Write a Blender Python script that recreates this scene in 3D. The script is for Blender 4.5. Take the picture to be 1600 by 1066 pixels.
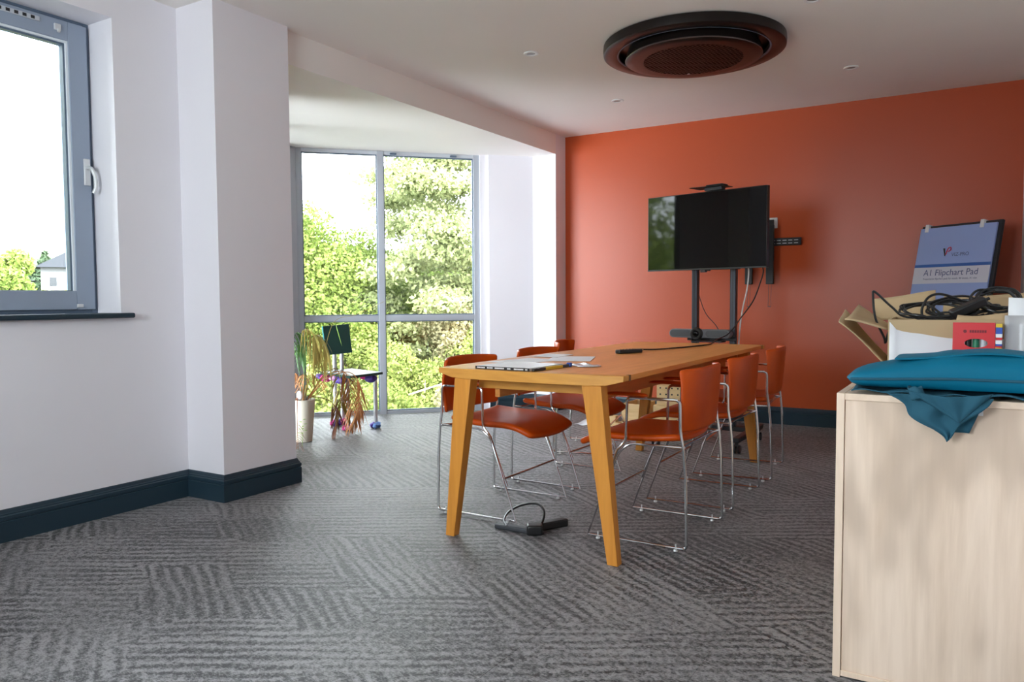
import bpy, math, random
import numpy as np
from mathutils import Vector, Matrix
R=math.radians
S=bpy.context.scene
for o in list(bpy.data.objects): bpy.data.objects.remove(o)
random.seed(7)
# ---------------------------------------------------------------- camera
cd=bpy.data.cameras.new('camera'); cam=bpy.data.objects.new('camera',cd); S.collection.objects.link(cam)
cd.sensor_width=36; cd.sensor_fit='HORIZONTAL'; cd.lens=27.22; cd.clip_end=2000; cd.clip_start=.05
r_=Vector((.85648904,.5161326,-.00580231)); u_=Vector((-.02260819,.0487425,.99855548)); f_=Vector((-.51566985,.85512064,-.05341625))
M4=Matrix((r_,u_,-f_)).transposed().to_4x4(); M4.translation=(0,0,1.04); cam.matrix_world=M4
S.camera=cam
# ---------------------------------------------------------------- world: bright even overcast sky
SKY=9.5
W=bpy.data.worlds.new('world'); S.world=W; W.use_nodes=True
nt=W.node_tree; nt.nodes.clear()
out=nt.nodes.new('ShaderNodeOutputWorld'); bg=nt.nodes.new('ShaderNodeBackground')
bg.inputs[0].default_value=(.86,.925,1.0,1); bg.inputs[1].default_value=SKY
nt.links.new(bg.outputs[0],out.inputs[0])
# soft hazy sun lamp added to brighten the trees outside, high behind the building
sd=bpy.data.lights.new('tree_fill_sun','SUN'); sd.energy=9.0; sd.angle=R(25); sd.color=(1,.95,.86)
so=bpy.data.objects.new('tree_fill_sun',sd); S.collection.objects.link(so); so.rotation_euler=Vector((-.72,.22,-.66)).to_track_quat('-Z','Y').to_euler()
def portal(name,loc,rot,sx,sy):
    l=bpy.data.lights.new(name,'AREA'); l.shape='RECTANGLE'; l.size=sx; l.size_y=sy
    l.cycles.is_portal=True
    o=bpy.data.objects.new(name,l); S.collection.objects.link(o); o.location=loc; o.rotation_euler=rot
vs=S.view_settings; vs.view_transform='Standard'; vs.look='None'; vs.gamma=1; vs.use_curve_mapping=False; vs.exposure=1.24
try:
    S.cycles.max_bounces=12; S.cycles.diffuse_bounces=8; S.cycles.transparent_max_bounces=16
    S.cycles.sample_clamp_indirect=8
except Exception: pass
# ---------------------------------------------------------------- mesh helpers
COL=S.collection
class MB:
    def __init__(s): s.v=[]; s.f=[]; s.m=[]; s.mi=0
    def add(s,v,f):
        b=len(s.v); s.v.extend([tuple(p) for p in v]); s.f.extend([tuple(i+b for i in q) for q in f]); s.m.extend([s.mi]*len(f)); return s
    def box(s,x0,y0,z0,x1,y1,z1,M=None):
        v=[(x,y,z) for z in (z0,z1) for y in (y0,y1) for x in (x0,x1)]
        if M is not None: v=[M@Vector(p) for p in v]
        return s.add(v,[(0,2,3,1),(4,5,7,6),(0,1,5,4),(2,6,7,3),(0,4,6,2),(1,3,7,5)])
    def hexa(s,b,t):  # 4 bottom pts ccw, 4 top pts
        return s.add(list(b)+list(t),[(3,2,1,0),(4,5,6,7)]+[(i,(i+1)%4,4+(i+1)%4,4+i) for i in range(4)])
    def prism(s,poly,z0,z1):
        n=len(poly); a=sum(poly[i][0]*poly[(i+1)%n][1]-poly[(i+1)%n][0]*poly[i][1] for i in range(n))
        if a<0: poly=poly[::-1]
        v=[(x,y,z0) for x,y in poly]+[(x,y,z1) for x,y in poly]
        return s.add(v,[tuple(range(n-1,-1,-1)),tuple(range(n,2*n))]+[(i,(i+1)%n,n+(i+1)%n,n+i) for i in range(n)])
    def tube(s,pts,r,n=8,closed=False,r1=None,caps=True):
        P=[Vector(p) for p in pts]; k=len(P); T=[]
        for i in range(k):
            if closed: t=(P[(i+1)%k]-P[i-1])
            else: t=P[min(i+1,k-1)]-P[max(i-1,0)]
            T.append(t.normalized())
        up=Vector((0,0,1)) if abs(T[0].z)<.9 else Vector((1,0,0))
        N=(up-T[0]*up.dot(T[0])).normalized(); v=[]; 
        for i in range(k):
            N=(N-T[i]*N.dot(T[i])); 
            if N.length<1e-6: N=T[i].orthogonal()
            N.normalize(); B=T[i].cross(N)
            rr=r if r1 is None else r+(r1-r)*i/(k-1)
            for j in range(n):
                a=2*math.pi*j/n; v.append(P[i]+(N*math.cos(a)+B*math.sin(a))*rr)
        f=[]
        for i in range(k if closed else k-1):
            for j in range(n):
                a=i*n+j; b=i*n+(j+1)%n; c=((i+1)%k)*n+(j+1)%n; d=((i+1)%k)*n+j; f.append((a,b,c,d))
        if not closed and caps: f.append(tuple(range(n-1,-1,-1))); f.append(tuple((k-1)*n+j for j in range(n)))
        return s.add(v,f)
    def lathe(s,prof,c=(0,0,0),n=32,M=None,close=True):
        v=[];f=[];k=len(prof)
        for (r,z) in prof:
            for j in range(n):
                a=2*math.pi*j/n; p=Vector((c[0]+r*math.cos(a),c[1]+r*math.sin(a),c[2]+z))
                v.append(M@p if M is not None else p)
        for i in range(k-1):
            for j in range(n): f.append((i*n+j,i*n+(j+1)%n,(i+1)*n+(j+1)%n,(i+1)*n+j))
        if close:
            f.append(tuple(range(n-1,-1,-1))); f.append(tuple((k-1)*n+j for j in range(n)))
        return s.add(v,f)
    def grid(s,fn,nu,nv):
        v=[fn(i/(nu-1),j/(nv-1)) for j in range(nv) for i in range(nu)]
        f=[(j*nu+i,j*nu+i+1,(j+1)*nu+i+1,(j+1)*nu+i) for j in range(nv-1) for i in range(nu-1)]
        return s.add(v,f)
    def ell(s,c,rx,ry,rz,n=10,k=7,jit=0,M=None):
        v=[];f=[]
        for i in range(1,k):
            t=math.pi*i/k
            for j in range(n):
                a=2*math.pi*j/n; q=1+random.uniform(-jit,jit)
                p=Vector((rx*math.sin(t)*math.cos(a)*q,ry*math.sin(t)*math.sin(a)*q,rz*math.cos(t)*q))
                v.append((M@p if M is not None else p)+Vector(c))
        b=len(v); v.append(Vector(c)+(M@Vector((0,0,rz)) if M is not None else Vector((0,0,rz)))); v.append(Vector(c)-(M@Vector((0,0,rz)) if M is not None else Vector((0,0,rz))))
        for j in range(n):
            f.append((b,j,(j+1)%n)); f.append((b+1,(k-2)*n+(j+1)%n,(k-2)*n+j))
        for i in range(k-2):
            for j in range(n): f.append((i*n+j,(i+1)*n+j,(i+1)*n+(j+1)%n,i*n+(j+1)%n))
        return s.add(v,f)
    def build(s,name,mat,parent=None,bevel=0,smooth=True,sub=0,solid=0,seg=2):
        me=bpy.data.meshes.new(name); me.from_pydata([tuple(p) for p in s.v],[],s.f); 
        mats=mat if isinstance(mat,(list,tuple)) else [mat]
        for m in mats: me.materials.append(m)
        if len(mats)>1: me.polygons.foreach_set('material_index',s.m)
        me.update()
        if smooth: me.shade_smooth(); me.set_sharp_from_angle(angle=R(38))
        o=bpy.data.objects.new(name,me); COL.objects.link(o)
        if solid: m=o.modifiers.new('s','SOLIDIFY'); m.thickness=solid; m.offset=0
        if bevel: m=o.modifiers.new('b','BEVEL'); m.width=bevel; m.segments=seg; m.limit_method='ANGLE'; m.angle_limit=R(40)
        if sub: m=o.modifiers.new('u','SUBSURF'); m.levels=sub; m.render_levels=sub
        if parent: o.parent=parent
        return o
def fil(pts,r,n=5,closed=False):
    P=[Vector(p) for p in pts]; o=[]; k=len(P)
    for i in range(k):
        if not closed and i in (0,k-1): o.append(P[i]); continue
        a,b,c=P[i-1],P[i],P[(i+1)%k]; d1=(a-b);d2=(c-b); rr=min(r,d1.length*.45,d2.length*.45)
        p=b+d1.normalized()*rr;q=b+d2.normalized()*rr
        for t in range(n+1):
            t/=n; o.append(p*(1-t)**2+b*2*t*(1-t)+q*t*t)
    return o
def spline(pts,n=8):
    P=[Vector(p) for p in pts]; P=[P[0]*2-P[1]]+P+[P[-1]*2-P[-2]]; o=[]
    for i in range(1,len(P)-2):
        for k in range(n):
            t=k/n; a,b,c,d=P[i-1:i+3]
            o.append(.5*((2*b)+(c-a)*t+(2*a-5*b+4*c-d)*t*t+(3*b-a-3*c+d)*t**3))
    o.append(P[-2]); return o
def empty(name,loc,rz=0):
    o=bpy.data.objects.new(name,None); COL.objects.link(o); o.location=loc; o.rotation_euler=(0,0,rz); o.empty_display_size=.1; return o
def tag(o,label=None,cat=None,group=None,kind=None):
    if label: o['label']=label
    if cat: o['category']=cat
    if group: o['group']=group
    if kind: o['kind']=kind
    return o
def thing(name,label,cat,loc=(0,0,0),rz=0,group=None): return tag(empty(name,loc,rz),label,cat,group)
KIDS={}
def kids(o): return [c for c in bpy.data.objects if c.parent==o]
def copy_tree(o,parent=None):
    c=o.copy(); COL.objects.link(c)
    if parent: c.parent=parent
    for ch in kids(o):
        if ch!=c: copy_tree(ch,c)
    return c
# ---------------------------------------------------------------- materials
def mat(name,col,rough=.5,metal=0,spec=.5,**kw):
    m=bpy.data.materials.new(name); m.use_nodes=True; b=m.node_tree.nodes['Principled BSDF']
    b.inputs['Base Color'].default_value=(*col,1); b.inputs['Roughness'].default_value=rough; b.inputs['Metallic'].default_value=metal
    b.inputs['Specular IOR Level'].default_value=spec
    for k,v in kw.items(): b.inputs[k].default_value=v
    return m
def nodes(m): return m.node_tree, m.node_tree.nodes['Principled BSDF']
def N(t,typ,**kw):
    n=t.nodes.new(typ)
    for k,v in kw.items():
        if k in n.inputs: n.inputs[k].default_value=v
        else: setattr(n,k,v)
    return n
def math_(t,op,a,b=None):
    n=t.nodes.new('ShaderNodeMath'); n.operation=op
    for i,x in enumerate((a,b)):
        if x is None: continue
        if isinstance(x,(int,float)): n.inputs[i].default_value=x
        else: t.links.new(x,n.inputs[i])
    return n.outputs[0]
def mixc(t,fac,a,b,mode='MIX'):
    n=t.nodes.new('ShaderNodeMix'); n.data_type='RGBA'; n.blend_type=mode
    for i,x in ((0,fac),(6,a),(7,b)):
        if isinstance(x,(int,float)): n.inputs[i].default_value=x
        elif isinstance(x,tuple): n.inputs[i].default_value=(*x,1)
        else: t.links.new(x,n.inputs[i])
    return n.outputs[2]
def bump(t,b,h,strength,dist=.002):
    n=N(t,'ShaderNodeBump',Strength=strength,Distance=dist); t.links.new(h,n.inputs['Height']); t.links.new(n.outputs[0],b.inputs['Normal'])
def painted(name,col,rough=.6,var=.04):
    m=mat(name,col,rough,spec=.35); t,b=nodes(m)
    tc=N(t,'ShaderNodeNewGeometry'); no=N(t,'ShaderNodeTexNoise',Scale=1.3,Detail=3.0); t.links.new(tc.outputs['Position'],no.inputs['Vector'])
    c=mixc(t,no.outputs[0],tuple(x*(1-var) for x in col),tuple(min(1,x*(1+var)) for x in col)); t.links.new(c,b.inputs['Base Color'])
    n2=N(t,'ShaderNodeTexNoise',Scale=260.0,Detail=2.0); t.links.new(tc.outputs['Position'],n2.inputs['Vector']); bump(t,b,n2.outputs[0],.12,.001)
    return m
def wood(name,c1,c2,axis='Y',rough=.4,scale=1.0,knots=0,coat=0):
    m=mat(name,c1,rough,spec=.45); t,b=nodes(m)
    g=N(t,'ShaderNodeNewGeometry'); tc=N(t,'ShaderNodeTexCoord'); mp=N(t,'ShaderNodeMapping')
    sc={'X':(1.2,14,14),'Y':(14,1.2,14),'Z':(14,14,1.0)}[axis]; mp.inputs['Scale'].default_value=tuple(x*scale for x in sc)
    t.links.new(g.outputs['Position'],mp.inputs['Vector'])
    n1=N(t,'ShaderNodeTexNoise',Scale=1.0,Detail=5.0,Roughness=.6,Distortion=1.0); t.links.new(mp.outputs[0],n1.inputs['Vector'])
    mp2=N(t,'ShaderNodeMapping'); mp2.inputs['Scale'].default_value=tuple(x*scale*6 for x in sc); t.links.new(g.outputs['Position'],mp2.inputs['Vector'])
    n2=N(t,'ShaderNodeTexNoise',Scale=1.0,Detail=3.0); t.links.new(mp2.outputs[0],n2.inputs['Vector'])
    f=math_(t,'ADD',math_(t,'MULTIPLY',n1.outputs[0],.7),math_(t,'MULTIPLY',n2.outputs[0],.3))
    cr=N(t,'ShaderNodeValToRGB'); cr.color_ramp.elements[0].position=.36; cr.color_ramp.elements[1].position=.62
    cr.color_ramp.elements[0].color=(*c2,1); cr.color_ramp.elements[1].color=(*c1,1); t.links.new(f,cr.inputs[0])
    col=cr.outputs[0]
    if knots:
        mp3=N(t,'ShaderNodeMapping'); s3={'X':(1.5,6,6),'Y':(6,1.5,6),'Z':(5,5,1.7)}[axis]; mp3.inputs['Scale'].default_value=s3; t.links.new(g.outputs['Position'],mp3.inputs['Vector'])
        wv=N(t,'ShaderNodeTexWave',Scale=1.6,Distortion=6.0,Detail=2.0); wv.wave_type='RINGS'; wv.inputs['Detail Scale'].default_value=.7
        t.links.new(mp3.outputs[0],wv.inputs['Vector'])
        k=math_(t,'MULTIPLY',math_(t,'POWER',wv.outputs['Fac'],4.0),knots); col=mixc(t,k,col,tuple(x*.72 for x in c2))
        vo=N(t,'ShaderNodeTexVoronoi',Scale=1.15); t.links.new(mp3.outputs[0],vo.inputs['Vector'])
        kk=math_(t,'LESS_THAN',vo.outputs['Distance'],.07); col=mixc(t,math_(t,'MULTIPLY',kk,.45),col,tuple(x*.5 for x in c2))
    t.links.new(col,b.inputs['Base Color']); bump(t,b,n2.outputs[0],.08,.0006)
    if coat: b.inputs['Coat Weight'].default_value=coat; b.inputs['Coat Roughness'].default_value=.25
    return m
WHITE=painted('wall_white_paint',(.80,.775,.815)); CEIL=painted('ceiling_white_paint',(.86,.82,.785),.75)
ORANGE=painted('terracotta_paint',(.46,.068,.014),.36,.02); ORANGE.node_tree.nodes['Principled BSDF'].inputs['Specular IOR Level'].default_value=.42; NAVY=painted('navy_gloss_paint',(.018,.038,.055),.35,.05)
GREY=mat('grey_window_metal',(.30,.355,.45),.42,0,.5); GREYD=mat('dark_grey_window_metal',(.10,.14,.20),.5); GREYB=mat('bay_frame_metal',(.40,.425,.47),.42); GREYL=mat('light_grey_metal',(.55,.58,.62),.4)
BEAD=mat('white_bead',(.8,.85,.9),.4)
CHROME=mat('chrome',(.72,.72,.73),.16,1.0); STEELH=mat('handle_silver',(.72,.73,.74),.35,.35)
def leather_mat():
    m=mat('tan_leather',(.43,.098,.026),.38,spec=.28); t,b=nodes(m); g=N(t,'ShaderNodeTexCoord')
    n=N(t,'ShaderNodeTexNoise',Scale=7.0,Detail=4.0); t.links.new(g.outputs['Object'],n.inputs['Vector'])
    t.links.new(mixc(t,n.outputs[0],(.44,.050,.0015),(.66,.092,.003)),b.inputs['Base Color'])
    v=N(t,'ShaderNodeTexVoronoi',Scale=420.0); t.links.new(g.outputs['Object'],v.inputs['Vector']); bump(t,b,v.outputs['Distance'],.15,.0006); return m
LEATHER=leather_mat()
OAK=wood('golden_oak',(.82,.36,.10),(.66,.26,.062),'Y',.34,1.0); OAKX=wood('golden_oak_end',(.74,.35,.065),(.59,.25,.04),'X',.36,1.0); OAKZ=wood('golden_oak_leg',(.74,.31,.048),(.60,.23,.032),'Z',.36,1.0)
PALE=wood('pale_oak_board',(.92,.735,.59),(.76,.58,.44),'Z',.5,.8,.7)
PALEE=wood('pale_oak_edge',(.90,.71,.56),(.80,.62,.47),'Z',.5,1.0)
PLY=wood('birch_ply',(.72,.50,.26),(.60,.39,.18),'X',.6,1.0)
BLACK=mat('black_plastic',(.012,.012,.013),.35); BLACKM=mat('black_metal',(.018,.018,.022),.45); DGREY=mat('charcoal_plastic',(.05,.055,.065),.45)
POLE=mat('dark_blue_grey_metal',(.045,.05,.065),.35,.4); FABG=mat('speaker_cloth',(.10,.105,.115),.8)
SCREEN=mat('screen_glass',(.003,.003,.0035),.04,0,.30)
PAPER=mat('white_paper',(.82,.82,.84),.6); PAPERB=mat('paper_blue_tint',(.62,.70,.85),.6)
RED=mat('red_card',(.62,.012,.02),.4); BLUE=mat('blue_plastic',(.02,.08,.42),.4); YEL=mat('yellow_card',(.75,.50,.03),.5); WHITEP=mat('white_plastic',(.8,.8,.8),.4)
def fabric(name,col,scale=500,rough=.85):
    m=mat(name,col,rough,spec=.2); t,b=nodes(m); g=N(t,'ShaderNodeTexCoord'); n=N(t,'ShaderNodeTexNoise',Scale=float(scale),Detail=2.0)
    t.links.new(g.outputs['Object'],n.inputs['Vector']); n3=N(t,'ShaderNodeTexNoise',Scale=5.0); t.links.new(g.outputs['Object'],n3.inputs['Vector'])
    t.links.new(mixc(t,n3.outputs[0],tuple(x*.85 for x in col),tuple(x*1.15 for x in col)),b.inputs['Base Color']); bump(t,b,n.outputs[0],.3,.0008); return m
TEAL=fabric('teal_neoprene',(.0,.145,.25),700,.6); TEALD=fabric('dark_teal_jersey',(.025,.10,.15),800)
CARD=fabric('brown_cardboard',(.50,.36,.21),60,.8); CARDL=fabric('cardboard_label',(.78,.77,.80),30,.6)
POT=fabric('cream_pot',(.66,.60,.50),90,.5); SOIL=mat('soil',(.05,.03,.02),.9)
GREENB=mat('dark_green_board',(.006,.050,.045),.4); GREENE=mat('green_board_edge',(.05,.26,.29),.4); GREYTUBE=mat('pale_grey_tube',(.55,.55,.58),.35,.2)
PINK=mat('magenta_paint',(.60,.02,.22),.5); PURP=mat('purple_paint',(.10,.05,.36),.5); LBLUE=mat('light_blue_paint',(.18,.35,.75),.5); LPINK=mat('light_pink_paint',(.75,.35,.6),.5)
FROND=mat('palm_green',(.06,.15,.03),.5); FRONDY=mat('palm_olive',(.32,.24,.05),.55); DRY=mat('palm_dry',(.58,.26,.10),.7); DRY2=mat('palm_dry_dark',(.28,.11,.06),.7)
# glass: thin pane, transparent with a fresnel reflection
def glass(nm='window_glass',tint=(.97,.985,.97)):
    m=bpy.data.materials.new(nm); m.use_nodes=True; t=m.node_tree; t.nodes.clear()
    o=N(t,'ShaderNodeOutputMaterial'); tr=N(t,'ShaderNodeBsdfTransparent'); tr.inputs[0].default_value=(*tint,1); gl=N(t,'ShaderNodeBsdfGlossy',Roughness=.0)
    fr=N(t,'ShaderNodeFresnel',IOR=1.45); mx=N(t,'ShaderNodeMixShader'); t.links.new(fr.outputs[0],mx.inputs[0]); t.links.new(tr.outputs[0],mx.inputs[1]); t.links.new(gl.outputs[0],mx.inputs[2]); t.links.new(mx.outputs[0],o.inputs[0]); return m
GLASS=glass(); GLASSB=glass('bay_window_glass',(.88,.89,.885))
def carpet():
    m=mat('carpet_tile_pile',(.13,.13,.14),.95,spec=.1); t,b=nodes(m)
    g=N(t,'ShaderNodeNewGeometry'); sx=N(t,'ShaderNodeSeparateXYZ'); oi=N(t,'ShaderNodeObjectInfo')
    wn=N(t,'ShaderNodeTexNoise',Scale=3.2,Detail=2.0); t.links.new(g.outputs['Position'],wn.inputs['Vector'])
    # slow wobble of the woven lines
    wv=N(t,'ShaderNodeVectorMath',operation='SCALE'); t.links.new(wn.outputs['Color'],wv.inputs[0]); wv.inputs['Scale'].default_value=.05
    ad=N(t,'ShaderNodeVectorMath',operation='ADD'); t.links.new(g.outputs['Position'],ad.inputs[0]); t.links.new(wv.outputs[0],ad.inputs[1]); t.links.new(ad.outputs[0],sx.inputs[0])
    X,Y=sx.outputs[0],sx.outputs[1]
    def lin(cx,cy): return math_(t,'ADD',math_(t,'MULTIPLY',X,cx),math_(t,'MULTIPLY',Y,cy))
    a1,a2=R(-33),R(31)
    p1=lin(-math.sin(a1),math.cos(a1)); q1=lin(math.cos(a1),math.sin(a1)); p2=lin(-math.sin(a2),math.cos(a2)); q2=lin(math.cos(a2),math.sin(a2))
    # patches: cells in the skewed (p1,p2) lattice
    pn=N(t,'ShaderNodeTexNoise',Scale=2.0,Detail=3.0,Roughness=.6); t.links.new(g.outputs['Position'],pn.inputs['Vector'])
    wob=math_(t,'MULTIPLY',math_(t,'SUBTRACT',pn.outputs[0],.5),1.6)
    c1=math_(t,'FLOOR',math_(t,'ADD',math_(t,'MULTIPLY',p1,2.9),wob)); c2=math_(t,'FLOOR',math_(t,'SUBTRACT',math_(t,'MULTIPLY',p2,3.3),wob))
    cc=N(t,'ShaderNodeCombineXYZ'); t.links.new(c1,cc.inputs[0]); t.links.new(c2,cc.inputs[1]); hn=N(t,'ShaderNodeTexWhiteNoise'); hn.noise_dimensions='3D'; t.links.new(cc.outputs[0],hn.inputs[0])
    par=math_(t,'GREATER_THAN',hn.outputs[0],.56); hs=N(t,'ShaderNodeSeparateColor'); t.links.new(hn.outputs['Color'],hs.inputs[0])
    def stripes(p,q,fr,seed):
        cb=N(t,'ShaderNodeCombineXYZ'); t.links.new(math_(t,'MULTIPLY',p,fr),cb.inputs[0]); t.links.new(math_(t,'MULTIPLY',q,2.6),cb.inputs[1]); cb.inputs[2].default_value=seed
        n=N(t,'ShaderNodeTexNoise',Scale=1.0,Detail=1.5,Roughness=.5); t.links.new(cb.outputs[0],n.inputs['Vector'])
        s=math_(t,'SINE',math_(t,'ADD',math_(t,'MULTIPLY',p,2*math.pi*fr/1.25),math_(t,'MULTIPLY',n.outputs[0],7.0)))
        return math_(t,'ADD',math_(t,'MULTIPLY',s,.5),.5)
    s1=stripes(p1,q1,27.,0.); s2=stripes(p2,q2,25.,5.)
    st=N(t,'ShaderNodeMix'); t.links.new(par,st.inputs[0]); t.links.new(s1,st.inputs[2]); t.links.new(s2,st.inputs[3])
    # heathered yarn
    mp=N(t,'ShaderNodeMapping'); mp.inputs['Rotation'].default_value=(0,0,R(31)); mp.inputs['Scale'].default_value=(95,190,1); t.links.new(g.outputs['Position'],mp.inputs['Vector'])
    y=N(t,'ShaderNodeTexNoise',Scale=1.0,Detail=3.0,Roughness=.7); t.links.new(mp.outputs[0],y.inputs['Vector'])
    y2=N(t,'ShaderNodeTexNoise',Scale=48.0,Detail=3.0,Roughness=.65); t.links.new(g.outputs['Position'],y2.inputs['Vector'])
    big=N(t,'ShaderNodeTexNoise',Scale=2.3,Detail=2.0); t.links.new(g.outputs['Position'],big.inputs['Vector'])
    amp=N(t,'ShaderNodeMapRange'); amp.inputs[1].default_value=.36; amp.inputs[2].default_value=.6; amp.inputs[3].default_value=.25; amp.inputs[4].default_value=1.0; t.links.new(big.outputs[0],amp.inputs[0])
    v=math_(t,'MULTIPLY',math_(t,'SUBTRACT',st.outputs[0],.5),amp.outputs[0]); v=math_(t,'ADD',v,math_(t,'MULTIPLY',math_(t,'SUBTRACT',hs.outputs[1],.5),.30)); 
    v=math_(t,'ADD',math_(t,'ADD',math_(t,'MULTIPLY',v,.56),.5),math_(t,'MULTIPLY',math_(t,'ADD',math_(t,'SUBTRACT',y.outputs[0],.5),math_(t,'MULTIPLY',math_(t,'SUBTRACT',y2.outputs[0],.5),1.0)),2.0))
    v=math_(t,'ADD',v,math_(t,'MULTIPLY',math_(t,'SUBTRACT',oi.outputs['Random'],.5),.10))
    cr=N(t,'ShaderNodeValToRGB'); e=cr.color_ramp.elements; e[0].position=.16; e[0].color=(.028,.027,.030,1); e[1].position=.88; e[1].color=(.265,.255,.260,1)
    t.links.new(v,cr.inputs[0]); t.links.new(cr.outputs[0],b.inputs['Base Color']); bump(t,b,y.outputs[0],.6,.003)
    b.inputs['Sheen Weight'].default_value=.10; b.inputs['Sheen Roughness'].default_value=.3; b.inputs['Roughness'].default_value=.52; b.inputs['Specular IOR Level'].default_value=.36
    return m
CARPET=carpet()
# ================================================================ STRUCTURE
XL=-3.615; XC=-3.328; XB=-3.376; XS=-3.617; Y0=2.626; Y1=3.121; YB=6.396; YW=6.5925; ZB=2.378; H=2.563; XR=.25; YR=-1.15
def struct(name,mb,m,**kw): return tag(mb.build(name,m,**kw),kind='structure')
D=Vector((-.69,-.724)); NO=Vector((-.724,.69)); FC=Vector((XS,YB)); YM=(Y1+YB)/2
TA=2.147   # distance along the far facade to the prow apex
def far(t,o): p=FC+D*t+NO*o; return (p.x,p.y)
def near(t,o): p=far(t,o); return (p[0],2*YM-p[1])
# wall left, around its window
WY0,WY1,WZ0,WZ1=1.02,2.272,.965,2.41; XO=-3.90
V0,V1=-.75,.45   # a second casement further back along the same wall
b=MB()
for y0,y1 in ((YR,V0),(V1,WY0),(WY1,2.85)): b.box(XO,y0,0,XL,y1,H)
for y0,y1 in ((V0,V1),(WY0,WY1)): b.box(XO,y0,0,XL,y1,WZ0); b.box(XO,y0,WZ1,XL,y1,H)
struct('wall_left',b,WHITE)
struct('wall_column',MB().box(XS,Y0,0,XC,Y1,H),WHITE)
struct('wall_back',MB().box(XB,YW,0,.6,YW+.2,H),ORANGE)
struct('wall_right',MB().box(XR,YR,0,XR+.2,YW,H),WHITE)
b=MB(); b.box(XS,YB,0,XB,YW+.2,H)
b.prism([far(0,0),far(.43,0),far(.43,.2),far(0,.2)],0,ZB+.1); b.prism([far(.43,.03),far(.505,.03),far(.505,.2),far(.43,.2)],0,ZB+.1); struct('wall_bay_far',b,WHITE)
b=MB(); b.prism([near(0,0),near(.43,0),near(.43,.2),near(0,.2)],0,ZB+.1); b.prism([near(.43,.03),near(.505,.03),near(.505,.2),near(.43,.2)],0,ZB+.1); struct('wall_bay_near',b,WHITE)
# rear wall with a window opening high and wide (behind the camera)
b=MB(); b.box(XL,YR-.2,0,-2.7,YR,H); b.box(-1.1,YR-.2,0,XR,YR,H); b.box(-2.7,YR-.2,0,-1.1,YR,.95); b.box(-2.7,YR-.2,2.20,-1.1,YR,H); struct('wall_rear',b,WHITE)
struct('beam',MB().box(XS,Y1,ZB,XB,YB,H),CEIL)
struct('ceiling',MB().box(-3.9,YR-.2,H,XR+.2,YW+.2,H+.2),CEIL)
APX=far(TA+.06,.13)
struct('ceiling_bay',MB().prism([(XS,Y1),near(0,.2),(APX[0]-.12,YM),far(0,.2),(XS,YB)],ZB,H),CEIL)
# floor: screed plus carpet tiles on a 0.5 m grid
main=[(XL,YR),(XR,YR),(XR,YW),(XB,YW),(XB,YB),(XS,YB),far(TA+.06,.0),near(TA+.06,.0),(XS,Y1),(XC,Y1),(XC,Y0),(XL,Y0)]
floor=struct('floor',MB().prism([(-3.9,YR-.2),(XR+.2,YR-.2),(XR+.2,YW+.2),(XS,YW+.2),far(0,.2),(APX[0]-.12,YM),near(0,.2),(-3.9,2.9)],-.25,-.008),DGREY)
def clip(poly,inside,inter):
    o=[]
    for i in range(len(poly)):
        a,b_=poly[i-1],poly[i]; ia,ib=inside(a),inside(b_)
        if ia!=ib: o.append(inter(a,b_))
        if ib: o.append(b_)
    return o
def half(poly,n,c):  # keep n.p<=c
    ins=lambda p:n[0]*p[0]+n[1]*p[1]<=c+1e-9
    def it(a,b_):
        da=n[0]*a[0]+n[1]*a[1]-c; db=n[0]*b_[0]+n[1]*b_[1]-c; k=da/(da-db); return (a[0]+(b_[0]-a[0])*k,a[1]+(b_[1]-a[1])*k)
    return clip(poly,ins,it)
def area(p): return abs(sum(p[i-1][0]*p[i][1]-p[i][0]*p[i-1][1] for i in range(len(p))))/2 if len(p)>2 else 0
no=(NO.x,NO.y); nn=(NO.x,-NO.y)
regions=[ [((-1,0),-XL),((1,0),XR),((0,-1),.6),((0,1),Y0)], [((-1,0),-XC),((1,0),XR),((0,-1),-Y0),((0,1),Y1)],
          [((-1,0),-XB),((1,0),XR),((0,-1),-Y1),((0,1),YW)],
          [((1,0),XB),((0,-1),-Y1),((0,1),YB),(no,FC.x*no[0]+FC.y*no[1]+.02),(nn,FC.x*nn[0]+(2*YM-FC.y)*nn[1]+.02)] ]
def tile_mesh(poly):
    n=len(poly); cx=sum(p[0] for p in poly)/n; cy=sum(p[1] for p in poly)/n
    def ins(p,d): 
        l=math.hypot(p[0]-cx,p[1]-cy); k=(l-d)/l if l>d else 1; return (cx+(p[0]-cx)*k,cy+(p[1]-cy)*k)
    if sum(poly[i-1][0]*poly[i][1]-poly[i][0]*poly[i-1][1] for i in range(n))<0: poly=poly[::-1]
    v=[(*ins(p,.0002),-.008) for p in poly]+[(*ins(p,.0002),-.0008) for p in poly]+[(*ins(p,.0013),0) for p in poly]
    m=MB(); m.add(v,[tuple(range(2*n,3*n))]+[(k*n+i,k*n+(i+1)%n,(k+1)*n+(i+1)%n,(k+1)*n+i) for k in (0,1) for i in range(n)]); return m
full=None
for ix in range(-12,3):
    for iy in range(-3,15):
        x0=-.655+.5*ix; y0=.06+.5*iy
        sq=[(x0,y0),(x0+.5,y0),(x0+.5,y0+.5),(x0,y0+.5)]
        # merge rectangular neighbours: clip per region, keep the pieces
        for ri,reg in enumerate(regions):
            p=sq
            for n_,c_ in reg:
                p=half(p,n_,c_)
                if len(p)<3: break
            if area(p)<.0008: continue
            if abs(area(p)-.25)<1e-6:
                if full is None:
                    full=tile_mesh([(0,0),(.5,0),(.5,.5),(0,.5)]).build('carpet_tile',CARPET,smooth=False); o=full
                else: o=full.copy(); COL.objects.link(o)
                o.location=(x0,y0,0)
            else: o=tile_mesh(p).build('carpet_tile',CARPET,smooth=False)
            o.parent=floor
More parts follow.
